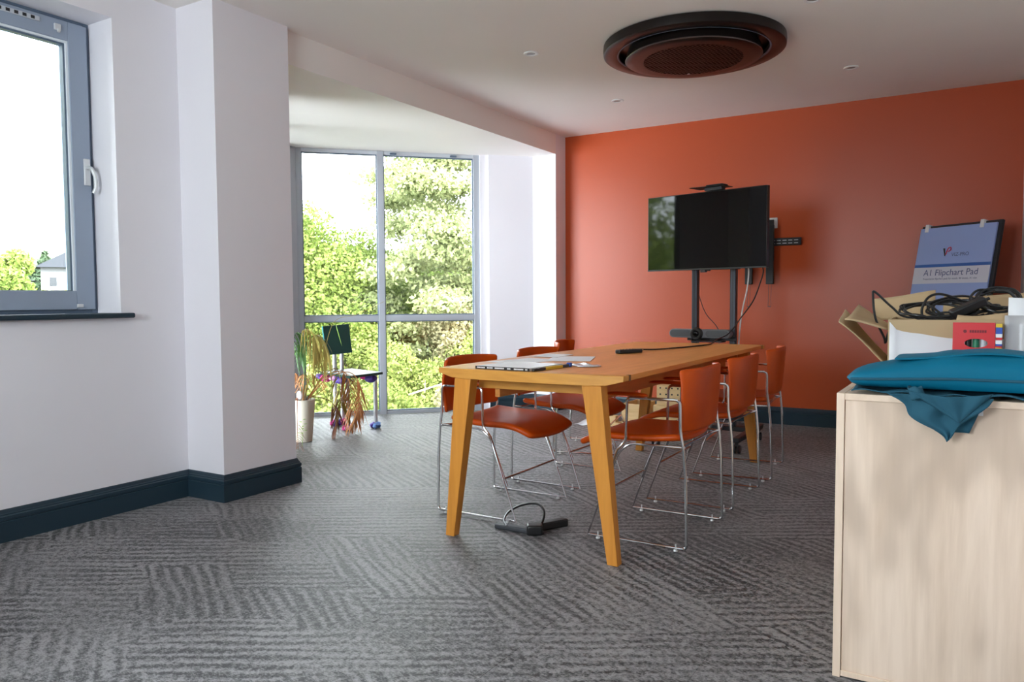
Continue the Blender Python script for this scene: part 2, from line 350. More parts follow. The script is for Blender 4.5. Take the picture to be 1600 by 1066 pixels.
# skirting
def skirting(name,path,closed_ends=True):
    prof=[(0,0),(.020,0),(.020,.088),(.0165,.0905),(.0165,.094),(.020,.0965),(.020,.112),(.014,.117),(.014,.121),(.010,.125),(.006,.136),(.002,.141),(0,.141)]
    P=[Vector(p) for p in path]; k=len(P); m=MB(); v=[]
    for i in range(k):
        ns=[]
        if i>0: d=(P[i]-P[i-1]).normalized(); ns.append(Vector((d.y,-d.x)))
        if i<k-1: d=(P[i+1]-P[i]).normalized(); ns.append(Vector((d.y,-d.x)))
        if len(ns)==2: a=(ns[0]+ns[1]).normalized(); a=a/a.dot(ns[0])
        else: a=ns[0]
        for d,z in prof: q=P[i]+a*d; v.append((q.x,q.y,z))
    n=len(prof); f=[(i*n+j,(i+1)*n+j,(i+1)*n+(j+1)%n,i*n+(j+1)%n) for i in range(k-1) for j in range(n)]+[tuple(range(n)),tuple((k-1)*n+j for j in range(n-1,-1,-1))]
    m.add(v,f); o=m.build(name,NAVY,smooth=False); tag(o,kind='structure'); return o
skirting('baseboard_left',[(XL,YR),(XL,Y0),(XC,Y0),(XC,Y1),(XS,Y1),near(.43,0)])
skirting('baseboard_bay',[far(.43,0),(XS,YB),(XB,YB),(XB,YW),(XR,YW)])
skirting('baseboard_right',[(XR,YW),(XR,YR)])
# ------------------------------------------------ windows
def casement(name,y0,y1,handle_y=None):
    w=tag(empty(name,(-3.80,(y0+y1)/2,WZ0)),kind='structure'); oy=(y0+y1)/2
    def B(a,b_,c,d,e,f): return (a+3.80,b_-oy,c-WZ0,d+3.80,e-oy,f-WZ0)
    def ring(ya,yb,za,zb,t,xa,xb):
        m=MB(); m.box(*B(xa,ya,za,xb,ya+t,zb)); m.box(*B(xa,yb-t,za,xb,yb,zb)); m.box(*B(xa,ya+t,za,xb,yb-t,za+t)); m.box(*B(xa,ya+t,zb-t,xb,yb-t,zb)); return m
    z0=WZ0+.02
    ring(y0,y1,z0,WZ1,.03,-3.87,-3.812).build('window_frame',GREYD,w,bevel=.002)
    sa=ring(y0+.02,y1-.02,z0+.018,WZ1-.02,.092,-3.86,-3.795).build('sash',GREY,w,bevel=.003)
    gi=.114; ring(y0+gi-.003,y1-gi+.003,z0+gi-.022,WZ1-gi+.003,.011,-3.850,-3.801).build('glazing_bead',BEAD,w)
    ring(y0+gi+.008,y1-gi-.008,z0+gi-.011,WZ1-gi-.008,.009,-3.850,-3.812).build('gasket',GREYD,w)
    MB().box(*B(-3.842,y0+gi,z0+gi-.02,-3.834,y1-gi,WZ1-gi)).build('pane',GLASS,w)
    hy=y1-.045
    pl=MB().box(*B(-3.796,hy-.014,1.615,-3.784,hy+.016,1.745)).build('handle_plate',STEELH,w,bevel=.003)
    path=[(-3.79+3.8,hy-oy,1.70-WZ0),(-3.752+3.8,hy-oy,1.70-WZ0),(-3.738+3.8,hy+.012-oy,1.66-WZ0),(-3.735+3.8,hy+.012-oy,1.60-WZ0),(-3.745+3.8,hy+.004-oy,1.575-WZ0)]
    MB().tube(fil(path,.02),.0095,10).build('handle',STEELH,w)
    v=MB().box(*B(-3.796,y1-.60,2.352,-3.788,y1-.245,2.374)); ve=v.build('vent',GREYL,w,bevel=.001)
    for k in range(9): MB().box(*B(-3.789,y1-.285-k*.036,2.356,-3.786,y1-.268-k*.036,2.370)).build('vent_slot',BLACKM,ve)
    m=MB(); m.box(*B(-3.797,y1-.178,2.335,-3.785,y1-.148,2.365)); m.box(*B(-3.79,y1-.168,2.325,-3.778,y1-.155,2.34)); m.build('stay',STEELH,w,bevel=.002)
    m=MB(); m.box(*B(-3.797,y1-.115,z0+.028,-3.787,y1-.085,z0+.045)); m.build('stay',STEELH,w,bevel=.002)
    sl=MB().box(*B(-3.80,y0-.03,WZ0-.006,-3.572,y1+.045,WZ0+.022)); 
    sl2=MB().box(*B(-3.80,y0,WZ0-.004,XL+.002,y1,WZ0+.021)); sl2.box(*B(XL+.0,y0-.05,WZ0-.004,-3.572,y1+.05,WZ0+.021)); sl2.build('window_sill',NAVY,w,bevel=.008,seg=3)
    return w
casement('window_1',WY0,WY1); casement('window_4',V0,V1)
# rear window (behind the camera) simple double casement
rw=tag(empty('window_5',(-1.90,YR,.95)),kind='structure')
m=MB()
for x0,x1,z0,z1 in ((-.80,-.75,0,1.25),(.75,.80,0,1.25),(-.03,.03,0,1.25),(-.75,.75,0,.05),(-.75,.75,1.20,1.25)): m.box(x0,-.12,z0,x1,-.05,z1)
m.build('window_frame',GREY,rw,bevel=.003); MB().box(-.75,-.09,.05,-.03,-.082,1.20).build('pane',GLASS,rw); MB().box(.03,-.09,.05,.75,-.082,1.20).build('pane',GLASS,rw)
# bay windows: the far facet (seen) and the near facet (hidden behind the column)
def bay(name,P,s):
    w=tag(empty(name,(0,0,0)),kind='structure')
    def bar(t0,t1,z0,z1,o0=.05,o1=.115,nm='window_frame',mt=GREYB,bv=.003): 
        return MB().prism([P(t0,o0),P(t1,o0),P(t1,o1),P(t0,o1)],z0,z1).build(nm,mt,w,bevel=bv)
    zt=2.345
    bar(.505,.562,0,ZB,nm='jamb'); bar(1.387,1.446,0,ZB,.045,.115,nm='mullion'); bar(2.10,TA+(.02 if s else 0),0,ZB,nm='jamb')
    bar(.562,1.387,zt,ZB,nm='head',mt=GREYL); bar(1.446,2.10,zt,ZB,nm='head',mt=GREYL)
    bar(.562,1.387,.852,.905,nm='transom'); bar(1.446,2.10,.852,.905,nm='transom')
    bar(.562,1.387,0,.03,nm='bottom_rail'); bar(1.446,2.10,0,.03,nm='bottom_rail')
    for t0,t1 in ((.562,1.387),(1.446,2.10)):
        for z0,z1 in ((.03,.852),(.905,zt)):
            g=MB()
            for a in ((t0,t0+.008,z0,z1),(t1-.008,t1,z0,z1),(t0+.008,t1-.008,z0,z0+.008),(t0+.008,t1-.008,z1-.008,z1)): g.prism([P(a[0],.07),P(a[1],.07),P(a[1],.095),P(a[0],.095)],a[2],a[3])
            g.build('gasket',GREYD,w,smooth=False)
            MB().prism([P(t0+.004,.080),P(t1-.004,.080),P(t1-.004,.086),P(t0+.004,.086)],z0+.004,z1-.004).build('pane',GLASSB,w,smooth=False)
    for t in ((.72,1.27) if s else ()): MB().prism([P(t,.035),P(t+.06,.035),P(t+.06,.052),P(t,.052)],zt+.002,zt+.018).build('latch',GREYD,w,bevel=.002)
bay('window_2',far,True); bay('window_3',near,False)
MB_ap=MB().prism([far(TA-.0,.04),far(TA+.05,.12),(APX[0]-.05,YM),near(TA+.05,.12),near(TA-.0,.04)],0,ZB); tag(MB_ap.build('trim_1',GREYB),kind='structure')
# ------------------------------------------------ outside ground
def gz(x,y):
    d=math.hypot(x+4,y-5); s=min(1,max(0,(d-5)/16)); s=s*s*(3-2*s); h=-3.2+s*3.0
    s2=min(1,max(0,(d-25)/35)); h+=s2*1.5; s3=min(1,max(0,(d-120)/300)); h+=s3*s3*(3-2*s3)*26; return h
GRASS=mat('grass',(.11,.17,.03),.9); t,bb=nodes(GRASS); g=N(t,'ShaderNodeNewGeometry'); n_=N(t,'ShaderNodeTexNoise',Scale=1.5,Detail=5.0); t.links.new(g.outputs['Position'],n_.inputs['Vector']); t.links.new(mixc(t,n_.outputs[0],(.028,.045,.008),(.060,.062,.022)),bb.inputs['Base Color'])
def gfun(u,v):
    a=R(55+150*u)+0; d=4.0*(110**v); x=-4+d*math.cos(a+R(20)); y=5+d*math.sin(a+R(20)); return (x,y,gz(x,y))
tag(MB().grid(gfun,60,50).build('ground',GRASS),kind='structure')
# portals to guide sky sampling
def pr(nm,x,y,z,ix,iy,sx,sy): portal(nm,(x,y,z),(R(90),0,math.atan2(-ix,iy)),sx,sy)
pm=far(1.33,.13); pr('portal_bay_far',pm[0],pm[1],1.19,.724,-.69,1.7,2.36)
pn=near(1.33,.13); pr('portal_bay_near',pn[0],pn[1],1.19,.724,.69,1.7,2.36)
pr('portal_left_one',-3.91,(WY0+WY1)/2,1.69,1,0,1.25,1.45)
pr('portal_left_two',-3.91,(V0+V1)/2,1.69,1,0,1.2,1.45)
pr('portal_rear',-1.90,YR-.21,1.575,0,1,1.6,1.25)
# ================================================================ TABLE
TX=-1.59; HW=.436; TY0=2.735; TY1=4.995
tb=thing('meeting_table','long golden oak meeting table with splayed tapered legs','table',(TX,(TY0+TY1)/2,0))
hy=(TY1-TY0)/2
def endy(x): return .022*(1-(x/HW)**2)      # slight bow of the short ends
XSN=[-HW+2*HW*i/12 for i in range(13)]
# long boards of the top
m=MB(); poly=[(x,-hy+.05-endy(x)) for x in XSN]+[(x,hy-.05+endy(x)) for x in XSN[::-1]]; m.prism(poly,.723,.745); m.build('tabletop',OAK,tb,bevel=.0015)
def endboard(sg):
    m=MB(); v=[];f=[]; n=len(XSN)
    for x in XSN:
        zb=.7235-.0215*min(1,max(0,(HW-abs(x))/.085)); a=hy+endy(x); c=hy-.049+endy(x)
        for y,z in ((a,.745),(c,.745),(c,zb),(a,zb)): v.append((x,sg*y,z))
    for i in range(n-1):
        for j in range(4): q=(i*4+j,(i+1)*4+j,(i+1)*4+(j+1)%4,i*4+(j+1)%4); f.append(q if sg>0 else q[::-1])
    f+= [(0,1,2,3),tuple(4*(n-1)+j for j in (3,2,1,0))] if sg>0 else [(3,2,1,0),tuple(4*(n-1)+j for j in (0,1,2,3))]
    m.add(v,f); return m.build('end_board',OAKX,tb,bevel=.0015)
endboard(1); endboard(-1)
SLOT=mat('dark_oak_slot',(.16,.07,.02),.5)
for sx in (-1,1):
    for sy in (-1,1): MB().box(min(sx*(HW-.012),sx*(HW+.0006)),min(sy*(hy-.072),sy*(hy-.052)),.7225,max(sx*(HW-.012),sx*(HW+.0006)),max(sy*(hy-.072),sy*(hy-.052)),.7455).build('edge_slot',SLOT,tb,smooth=False)
for sx in (-1,1):
    for sy in (-1,1):
        m=MB(); 
        def P(x,y,z): return (sx*x,sy*y,z)
        b=[P(.366,hy-.046,0),P(.411,hy-.046,0),P(.411,hy-.004,0),P(.366,hy-.004,0)]
        t=[P(.262,hy-.052,.703),P(.345,hy-.052,.703),P(.345,hy+.008,.703),P(.262,hy+.008,.703)]
        if sx*sy<0: b=b[::-1]; t=t[::-1]
        m.hexa(b,t).build('leg',OAKZ,tb,bevel=.0025)
for sx in (-1,1): MB().box(min(sx*.205,sx*.230),-hy+.1355,.612,max(sx*.205,sx*.230),hy-.1355,.7225).build('side_rail',OAK,tb,bevel=.002)
for sy in (-1,1): MB().box(-.299,min(sy*(hy-.11),sy*(hy-.135)),.652,.299,max(sy*(hy-.11),sy*(hy-.135)),.7225).build('end_rail',OAKX,tb,bevel=.002)
# ================================================================ CHAIRS
def sq(u,v,a,b,c): return (a*u*math.sqrt(1-c*v*v), b*v*math.sqrt(1-c*u*u))
def make_chair():
    t=thing('dining_chair','','chair')
    def seat(uu,vv):
        u=2*uu-1; v=2*vv-1; x,y=sq(u,v,.25,.238,.17); k=(x+.25)/.5
        z=.452-.010*math.sin(math.pi*min(1,k*1.25))+.020*abs(v)**3*(1-k)**1.2+.006*(1-v*v)*math.sin(math.pi*k)
        if k>.62: z-=.060*((k-.62)/.38)**1.9
        return (x+.055,y,z)
    MB().grid(seat,15,15).build('seat',LEATHER,t,solid=.030,sub=1)
    def back(uu,vv):
        u=2*uu-1; v=2*vv-1; y,z=sq(u,v,.246,.136,.13 if v>0 else .05)
        x=-.226-.012*v+.034*abs(u)**3.0-.010*(1-u*u)+(.030*abs(u)**5*max(0,v)**1.5)
        return (x,y,.622+z)
    MB().grid(back,17,13).build('backrest',LEATHER,t,solid=.018,sub=1)
    for s in (-1,1):
        y=s*.2545
        pts=[(.222,y,.0145),(-.222,y,.0145),(-.214,y,.32),(-.203,y,.44),(-.192,y,.50),(-.190,y,.626),(.040,y,.626),(.046,y,.44),(.085,y,.40)]
        m=MB(); m.tube(fil(pts,.022),.0062,8,closed=True)
        m.build('side_frame',CHROME,t)
        m=MB(); m.tube(fil([(-.204,y*.985,.432),(.030,y*.985,.430),(.082,y*.965,.388),(.172,y*.965,.17)],.03),.0052,8); m.build('seat_rail',CHROME,t)
        pad=MB(); 
        def pf(uu,vv):
            a=2*math.pi*vv; u=2*uu-1; k=(max(0,1-abs(u)**5))**.5; return (.042+.097*u,y+.025*k*math.cos(a),(.6405-.004*abs(u)**3)+(.0088*k)*math.sin(a))
        pad.grid(pf,17,13); pad.build('arm_pad',LEATHER,t)
        for gx in (-.175,.175):
            g=MB(); g.lathe([(.0075,0),(.0095,.002),(.0095,.006),(.0075,.009)],(gx,y,0),12); g.tube([(gx,y,.018),(gx,y,.031)],.0034,8); g.build('glide',STEELH,t)
    MB().tube([(.157,-.254,.205),(.157,.254,.205)],.0052,8).build('stretcher',CHROME,t)
    MB().tube(fil([(-.204,-.242,.432),(-.185,-.20,.428),(-.185,.20,.428),(-.204,.242,.432)],.03),.0052,8).build('rear_rail',CHROME,t)
    return t
spots=[(-2.035,3.285,0,'tan leather chair nearest the camera on the window side of the table'),
 (-2.045,4.005,-2,'second tan leather chair from the camera on the window side of the table'),
 (-2.285,4.875,14,'tan leather chair at the far end of the window side, set back from the table'),
 (-1.222,3.285,180,'tan leather chair nearest the camera on the cabinet side of the table'),
 (-1.222,3.985,180,'middle tan leather chair of the row on the cabinet side of the table'),
 (-1.225,4.690,185,'tan leather chair nearest the terracotta wall on the table side facing the cabinet')]
ch=make_chair()
for i,(x,y,a,lab) in enumerate(spots):
    o=ch if i==0 else copy_tree(ch)
    o.location=(x,y,0); o.rotation_euler=(0,0,R(a)); o['label']=lab; o['group']='tan leather chairs around the meeting table'
# ================================================================ on the table
ZT=.745
bk=thing('boxed_flipchart_pad','thin whitish pad with black lettered spine on the near end of the table','pad',(-1.70,2.885,ZT+.0005),R(-3))
MB().box(-.135,-.135,0,.135,.135,.010).build('pages',PAPER,bk,bevel=.001)
MB().box(-.136,-.1365,.010,.136,.136,.0125).build('cover',mat('pale_picture_cover',(.70,.70,.66),.25),bk,bevel=.0008)
MB().box(-.137,-.1395,-.0002,.137,-.1355,.0128).build('spine',BLACK,bk,bevel=.0008)
m=MB()
for x0,w in ((-.128,.045),(-.075,.035),(-.035,.05),(.028,.02),(.062,.05),(.118,.012)):
    n=int(w/.006)
    for k in range(n): m.box(x0+k*.006,-.1402,.0035,x0+k*.006+.0042,-.1394,.0095)
m.build('spine_lettering',PAPER,bk,smooth=False)
e=thing('marker_tube','slim black and yellow tube with a blue end lying along the side of the pad','marker',(-1.556,2.745,ZT+.0065),R(84))
MB().box(0,-.006,-.006,.085,.006,.006).build('black_sleeve',BLACK,e,bevel=.002)
MB().box(.0852,-.006,-.006,.215,.006,.006).build('yellow_sleeve',YEL,e,bevel=.002)
MB().box(.2152,-.0065,-.006,.262,.0065,.0065).build('dark_collar',DGREY,e,bevel=.002)
MB().box(.2622,-.009,-.006,.285,.009,.012).build('blue_cap',BLUE,e,bevel=.003)
m=MB()
for k in range(6): m.box(.02+k*.009,.0058,-.003,.026+k*.009,.0064,.003)
m.build('lettering',PAPER,e,smooth=False)
bag=MB(); bag.grid(lambda u,v:(-1.55+.13*u+.02*math.sin(5*v),3.02+.11*v+.02*math.sin(7*u),ZT+.004+.012*math.sin(math.pi*u)*math.sin(math.pi*v)*(.6+.4*math.sin(9*u+5*v))),12,12)
tag(bag.build('plastic_sleeve',mat('clear_plastic_bag',(.80,.82,.86),.25,**{'Transmission Weight':.3}),solid=.001),'crumpled clear plastic sleeve beside the blue capped tube','plastic bag')
for i,(x,y,a,w,h,lab) in enumerate([(-1.86,3.20,-12,.21,.30,'white sheet of paper on the table just behind the pad'),(-1.72,3.42,20,.21,.30,'white sheet of paper lying turned near the middle of the table'),(-1.90,3.56,5,.15,.21,'small white sheet at the window side edge of the table')]):
    p=MB().box(-w/2,-h/2,0,w/2,h/2,.0008).build('paper_sheet',PAPER,smooth=False); p.location=(x,y,ZT+.0006+.0009*i); p.rotation_euler=(0,0,R(a)); tag(p,lab,'paper','loose papers on the table')
rc=thing('conference_hub','small black remote control lying on the middle of the table','remote',(-1.625,3.925,ZT+.0005),R(62))
MB().box(-.080,-.021,0,.080,.021,.021).build('body',BLACK,rc,bevel=.006,seg=3)
m=MB()
for i in range(5):
    for j in (-1,0,1): m.lathe([(.004,.021),(.004,.0225)],(-.05+.022*i,j*.011,0),10)
m.build('buttons',DGREY,rc)
cb=thing('video_cable','black video cable running from a plug on the table up to the television','cable')
pl=MB().box(-.02,-.011,0,.02,.011,.014).build('plug',mat('beige_plug',(.42,.28,.17),.5),cb,bevel=.003); pl.location=(-1.64,4.12,ZT+.0008); pl.rotation_euler=(0,0,R(70))
MB().tube(spline([(-1.63,4.14,ZT+.008),(-1.575,4.22,ZT+.006),(-1.50,4.50,ZT+.005),(-1.455,4.80,ZT+.005),(-1.475,4.96,ZT+.006),(-1.50,5.16,.765),(-1.475,5.35,.80),(-1.405,5.40,.91),(-1.33,5.41,1.02),(-1.29,5.42,1.13),(-1.265,5.42,1.225),(-1.30,5.46,1.29)],8),.0042,8).build('cord',BLACK,cb)
# ================================================================ TELEVISION ON STAND
TVL=(-1.678,5.45,1.519); TA_=-.2409
tv=thing('television','large black flat screen television mounted on a wheeled stand','television',TVL,TA_); tv.scale=(.952,.952,.952)
MB().box(-.5,-.020,-.2875,.5,.018,.2875).build('casing',BLACK,tv,bevel=.003)
MB().box(-.494,-.0212,-.277,.494,-.0203,.2815).build('screen',SCREEN,tv,smooth=False)
MB().box(-.5,-.0225,-.289,.5,-.0205,-.2785).build('bottom_bezel',DGREY,tv,bevel=.001)
MB().box(-.30,.0185,-.22,.30,.055,.16).build('rear_housing',BLACKM,tv,bevel=.01)
MB().box(-.03,-.020,-.308,.012,.01,-.2895).build('sensor_box',DGREY,tv,bevel=.002)
MB().box(.022,-.015,-.299,.042,.01,-.2895).build('port_cover',BLACKM,tv,bevel=.002)
ms=thing('camera_shelf','flat black metal shelf perched on top of the television','shelf',(TVL[0]+.06*math.cos(TA_),TVL[1]+.06*math.sin(TA_),TVL[2]+.2750),TA_)
MB().hexa([(-.15,-.07,.026),(.115,-.07,.022),(.115,.07,.022),(-.15,.07,.026)],[(-.15,-.07,.031),(.115,-.07,.027),(.115,.07,.027),(-.15,.07,.031)]).build('plate',BLACKM,ms,bevel=.002)
MB().box(-.05,-.035,.0,.085,.02,.024).build('bracket',DGREY,ms,bevel=.004)
MB().box(-.03,-.05,.031,.10,.03,.040).build('tray',BLACKM,ms,bevel=.004)
st=thing('tv_stand','dark metal television stand on black castors with two tall posts','television stand',(-1.650,5.590,0),0)
for x in (-.140,.140):
    p=MB().box(x-.021,-.028,.09,x+.021,.032,1.36).build('post',POLE,st,bevel=.006,seg=3)
    MB().box(x-.004,-.0295,.12,x+.004,-.0275,1.28).build('post_groove',BLACK,p)
for x in (-.285,.285):
    q=MB().hexa([(x-.025,-.46,.080),(x+.025,-.46,.080),(x+.025,.20,.080),(x-.025,.20,.080)],[(x-.022,-.46,.112),(x+.022,-.46,.112),(x+.03,.20,.118),(x-.03,.20,.118)]).build('base_leg',BLACKM,st,bevel=.006)
    for y in (-.43,.15):
        c=MB(); c.box(x-.010,y-.012,.055,x+.010,y+.012,.085)
        for sx in (-.014,.014): c.lathe([(.012,-.008),(.029,-.008),(.031,0),(.029,.008),(.012,.008)],(0,0,0),18,Matrix.Translation((x+sx,y+.012,.031))@Matrix.Rotation(R(90),4,'Y'))
        c.build('castor',BLACK,st)
MB().box(-.33,-.04,.085,.33,.04,.118).build('base_crossbar',BLACKM,st,bevel=.006)
MB().box(-.172,-.030,1.30,.172,-.010,1.355).build('mount_bar',BLACKM,st,bevel=.002); MB().box(-.172,.033,1.25,.172,.06,1.40).build('mount_plate',BLACKM,st,bevel=.002)
m=MB(); m.box(-.172,-.045,.735,.172,-.0285,.765); m.box(-.125,-.155,.727,.10,-.045,.736); st_sh=m.build('shelf_bracket',BLACKM,st,bevel=.002)
bar=thing('conference_bar','grey conference speaker bar with a round camera lens, mounted on the stand posts','conference camera',(-1.705,5.440,.790),-.12)
def pill(w,h,y0,y1,n=12):
    r=h/2; pts=[(w/2-r+r*math.cos(a),r*math.sin(a)) for a in [R(-90+180*i/n) for i in range(n+1)]]+[(-w/2+r+r*math.cos(a),r*math.sin(a)) for a in [R(90+180*i/n) for i in range(n+1)]]
    m=MB(); v=[(x,y0,z) for x,z in pts]+[(x,y1,z) for x,z in pts]; k=len(pts)
    m.add(v,[tuple(range(k)),tuple(range(2*k-1,k-1,-1))]+[(i,k+i,k+(i+1)%k,(i+1)%k) for i in range(k)]); return m
pill(.462,.062,-.028,.030).build('body',mat('grey_bar_shell',(.17,.175,.19),.4),bar,bevel=.004)
for x in (-.136,.136):
    o=pill(.168,.046,-.0315,-.0285).build('speaker_grille',FABG,bar); o.location=(x,0,0)
MX=Matrix.Rotation(R(90),4,'X')
MB().lathe([(.044,0),(.044,.022),(.038,.028),(.026,.028),(.022,.020)],(0,0,0),32,Matrix.Translation((-.012,-.028,0))@MX).build('lens_ring',BLACK,bar)
MB().lathe([(.021,.021),(.016,.026),(.008,.029)],(0,0,0),24,Matrix.Translation((-.012,-.028,0))@MX).build('lens',SCREEN,bar)
for x in (-.075,.10): MB().box(x-.018,-.02,-.050,x+.018,.025,-.0325).build('foot',BLACK,bar,bevel=.003)
# wall mount behind, socket, drop cords
wm=thing('wall_bracket','black slotted television bracket fixed to the terracotta wall behind the screen','bracket',(-1.54,YW,1.50))
m=MB(); m.box(-.26,-.016,-.032,.30,0,.030); rail=m.build('wall_rail',BLACKM,wm,bevel=.003)
for k in range(6):
    for z in (-.014,.010): MB().box(-.0+.02+.045*k,-.0172,z-.003,.052+.045*k,-.0155,z+.003).build('slot',mat('bracket_slot_%d'%k,(.22,.10,.07),.6) if False else GREYL,rail)
for x,zt in ((-.108,.14),(.062,.14)):
    MB().box(x-.030,-.050,-.345,x+.030,-.0165,zt).build('mount_arm',BLACK,wm,bevel=.004)
    mm=MB(); mm.tube([(x-.008,-.035,-.345),(x-.012,-.035,-.53)],.0016,6); mm.tube([(x+.012,-.035,-.345),(x+.010,-.035,-.53)],.0016,6); mm.tube([(x-.013,-.035,-.53),(x+.011,-.035,-.53)],.003,6); mm.build('pull_cord',DGREY,wm)
sk=thing('wall_socket','white wall socket with a black insert beside the television','socket',(-1.483,YW,1.655))
m=MB(); m.box(-.055,-.010,-.043,.055,0,.043); m.build('face_plate',WHITEP,sk,bevel=.003); MB().box(-.038,-.030,-.026,.030,-.0105,.026).build('plug',BLACK,sk,bevel=.003)
MB().tube(spline([(-.004,-.02,-.03),(-.012,-.025,-.07),(-.006,-.02,-.12)],6),.005,8).build('cord',BLACK,sk)
tag(MB().tube(spline([(-1.41,5.47,1.29),(-1.385,5.50,1.25),(-1.40,5.53,1.115),(-1.44,5.56,.955),(-1.47,5.60,.786),(-1.52,5.75,.5),(-1.60,6.0,.2),(-1.70,6.2,.04),(-1.90,6.4,.008)],8),.0050,8).build('mains_cable',WHITEP),'white cable hanging from the television down to the floor','cable')
tag(MB().tube(spline([(-1.80,5.56,1.29),(-1.84,5.70,1.24),(-1.86,5.90,1.06),(-1.837,6.0,.92),(-1.751,6.0,.82),(-1.70,5.9,.73),(-1.70,5.8,.5),(-1.72,5.7,.14)],8),.0030,6).build('thin_cable',DGREY),'thin dark cable looping between the stand posts','cable')
# ================================================================ CEILING UNIT
ac=thing('ceiling_air_unit','big round dark ceiling air unit with a perforated grille disc','air conditioner',(-1.50,4.60,H))
SATR=mat('satin_dark_disc',(.012,.008,.007),.33,0,.28)
MB().lathe([(.435,-.004),(.50,-.0),(.530,-.004),(.532,-.030),(.530,-.054),(.524,-.058),(.452,-.058),(.440,-.052),(.435,-.030)],n=96,close=False).build('outer_ring',SATR,ac)
MB().lathe([(.0,-.001),(.434,-.001),(.434,-.010),(.0,-.010)],n=64,close=False).build('recess_plate',BLACK,ac)
MB().lathe([(.437,-.054),(.441,-.059),(.445,-.060),(.449,-.059)],n=96,close=False).build('trim_ring',GREYD,ac)
dz=-.058
MB().lathe([(.30,-.014),(.372,-.016),(.388,-.040),(.397,-.086),(.398,-.092),(.392,-.096),(.345,-.099),(.292,-.101),(.288,-.095),(.288,-.03)],n=96,close=False).build('inner_disc',SATR,ac)
MB().lathe([(.3975,-.086),(.4000,-.089),(.4005,-.092),(.3985,-.0945)],n=96,close=False).build('rim_highlight',mat('painted_rim_highlight',(.16,.12,.11),.3,.5),ac)  # edge highlight painted as a lighter ring on the disc rim
gm=MB(); gr=.290
for a in (R(32),R(-32)):
    ca,sa_=math.cos(a),math.sin(a)
    for k in range(-12,13):
        d=k*.0245
        if abs(d)>gr-.005: continue
        L=math.sqrt(gr*gr-d*d); w=.0036
        q=[(ca*x-sa_*y,sa_*x+ca*y) for x,y in ((-L,d-w),(L,d-w),(L,d+w),(-L,d+w))]
        gm.prism(q,-.1015,-.097)
g_=gm.build('grille_bars',SATR,ac,smooth=False); g_['kind']='stuff'
MB().lathe([(.0,-.05),(.287,-.05),(.287,-.056),(.0,-.056)],n=48,close=False).build('grille_recess',mat('black_void',(.002,.002,.002),.9,0,.05),ac)
for a in (100,112): 
    MB().box(-.022,-.012,-.03,.022,.012,-.012,Matrix.Rotation(R(a),4,'Z')@Matrix.Translation((0,-.0,0))@Matrix.Translation((.418,0,0))).build('vent_clip',DGREY,ac,bevel=.003)
MB().lathe([(.0,-.1035),(.009,-.1035),(.009,-.099),(.0,-.099)],(-.11,.255,0),16,close=False).build('sensor',GREYL,ac)
dl=thing('downlight','','downlight')
MB().lathe([(.026,-.001),(.046,-.0005),(.047,-.004),(.043,-.008),(.030,-.007),(.026,-.002)],n=32,close=False).build('trim_ring',WHITEP,dl)
MB().lathe([(.0,-.0008),(.027,-.0008),(.027,-.003),(.020,-.0045),(.0,-.005)],n=24,close=False).build('lamp',mat('unlit_lamp',(.20,.19,.18),.3),dl)
for i,(x,y,l) in enumerate([(-2.41,4.246,'recessed ceiling downlight left of the round air unit, nearer the camera'),(-2.414,5.594,'recessed ceiling downlight nearest the corner of bay beam and terracotta wall'),(-.761,5.628,'recessed ceiling downlight right of the air unit near the terracotta wall'),(-.762,4.252,'recessed ceiling downlight cut off by the top edge of the photo'),(-2.41,2.9,'recessed ceiling downlight out of view above the table end')]):
    if i==4: continue
    o=dl if i==0 else copy_tree(dl); o.location=(x,y,H); tag(o,l,'downlight','recessed ceiling downlights')
# ================================================================ FLIPCHART EASEL
fa=-.6356; lean=.2
FCX=(-.1251,6.365,1.544)
ez=thing('flipchart_easel','black easel leaning back with a pale blue flipchart pad clipped on it','flipchart',FCX,fa)
FM=Matrix.Rotation(-lean,4,'X')
BOARD=mat('easel_board',(.02,.02,.024),.4); PADB=mat('pad_blue_cover',(.30,.40,.72),.5); PADW=mat('pad_white_band',(.62,.63,.72),.5); PADL=mat('pad_blue_line',(.03,.12,.42),.5); PADT=mat('pad_grey_text',(.10,.12,.25),.6)
def FB(m,*a): return m.box(*a,M=FM)
bd=FB(MB(),-.300,-.012,-.98,.318,.012,.015).build('board',BOARD,ez,bevel=.004)
pad=FB(MB(),-.298,-.026,-.85,.292,-.0125,-.006).build('pad',PADB,ez,bevel=.001)
FB(MB(),-.298,-.0268,-.420,.292,-.0262,-.300).build('white_band',PADW,pad,smooth=False)
FB(MB(),-.298,-.0269,-.300,.292,-.0262,-.278).build('blue_line',PADL,pad,smooth=False)
def text(s_,size,x,z,m_,par,name,ext=.0003):
    cu=bpy.data.curves.new('t','FONT'); cu.body=s_; cu.size=size; cu.align_x='CENTER'; cu.extrude=ext
    to=bpy.data.objects.new('t',cu); COL.objects.link(to); dg=bpy.context.evaluated_depsgraph_get(); dg.update(); me=bpy.data.meshes.new_from_object(to.evaluated_get(dg)); bpy.data.objects.remove(to)
    me.transform(Matrix.Rotation(R(90),4,'X')); me.transform(Matrix.Translation((x,-.0273,z))); me.transform(FM); me.materials.clear(); me.materials.append(m_); o=bpy.data.objects.new(name,me); COL.objects.link(o); o.parent=par; return o
text('A1 Flipchart Pad',.064,.0,-.362,PADT,pad,'title_lettering')
text('Presentation flipchart pads for easels. 40 sheets, A1 size',.0185,0,-.392,PADT,pad,'small_lettering')
text('VIZ-PRO',.036,.055,-.225,PADT,pad,'logo_lettering')
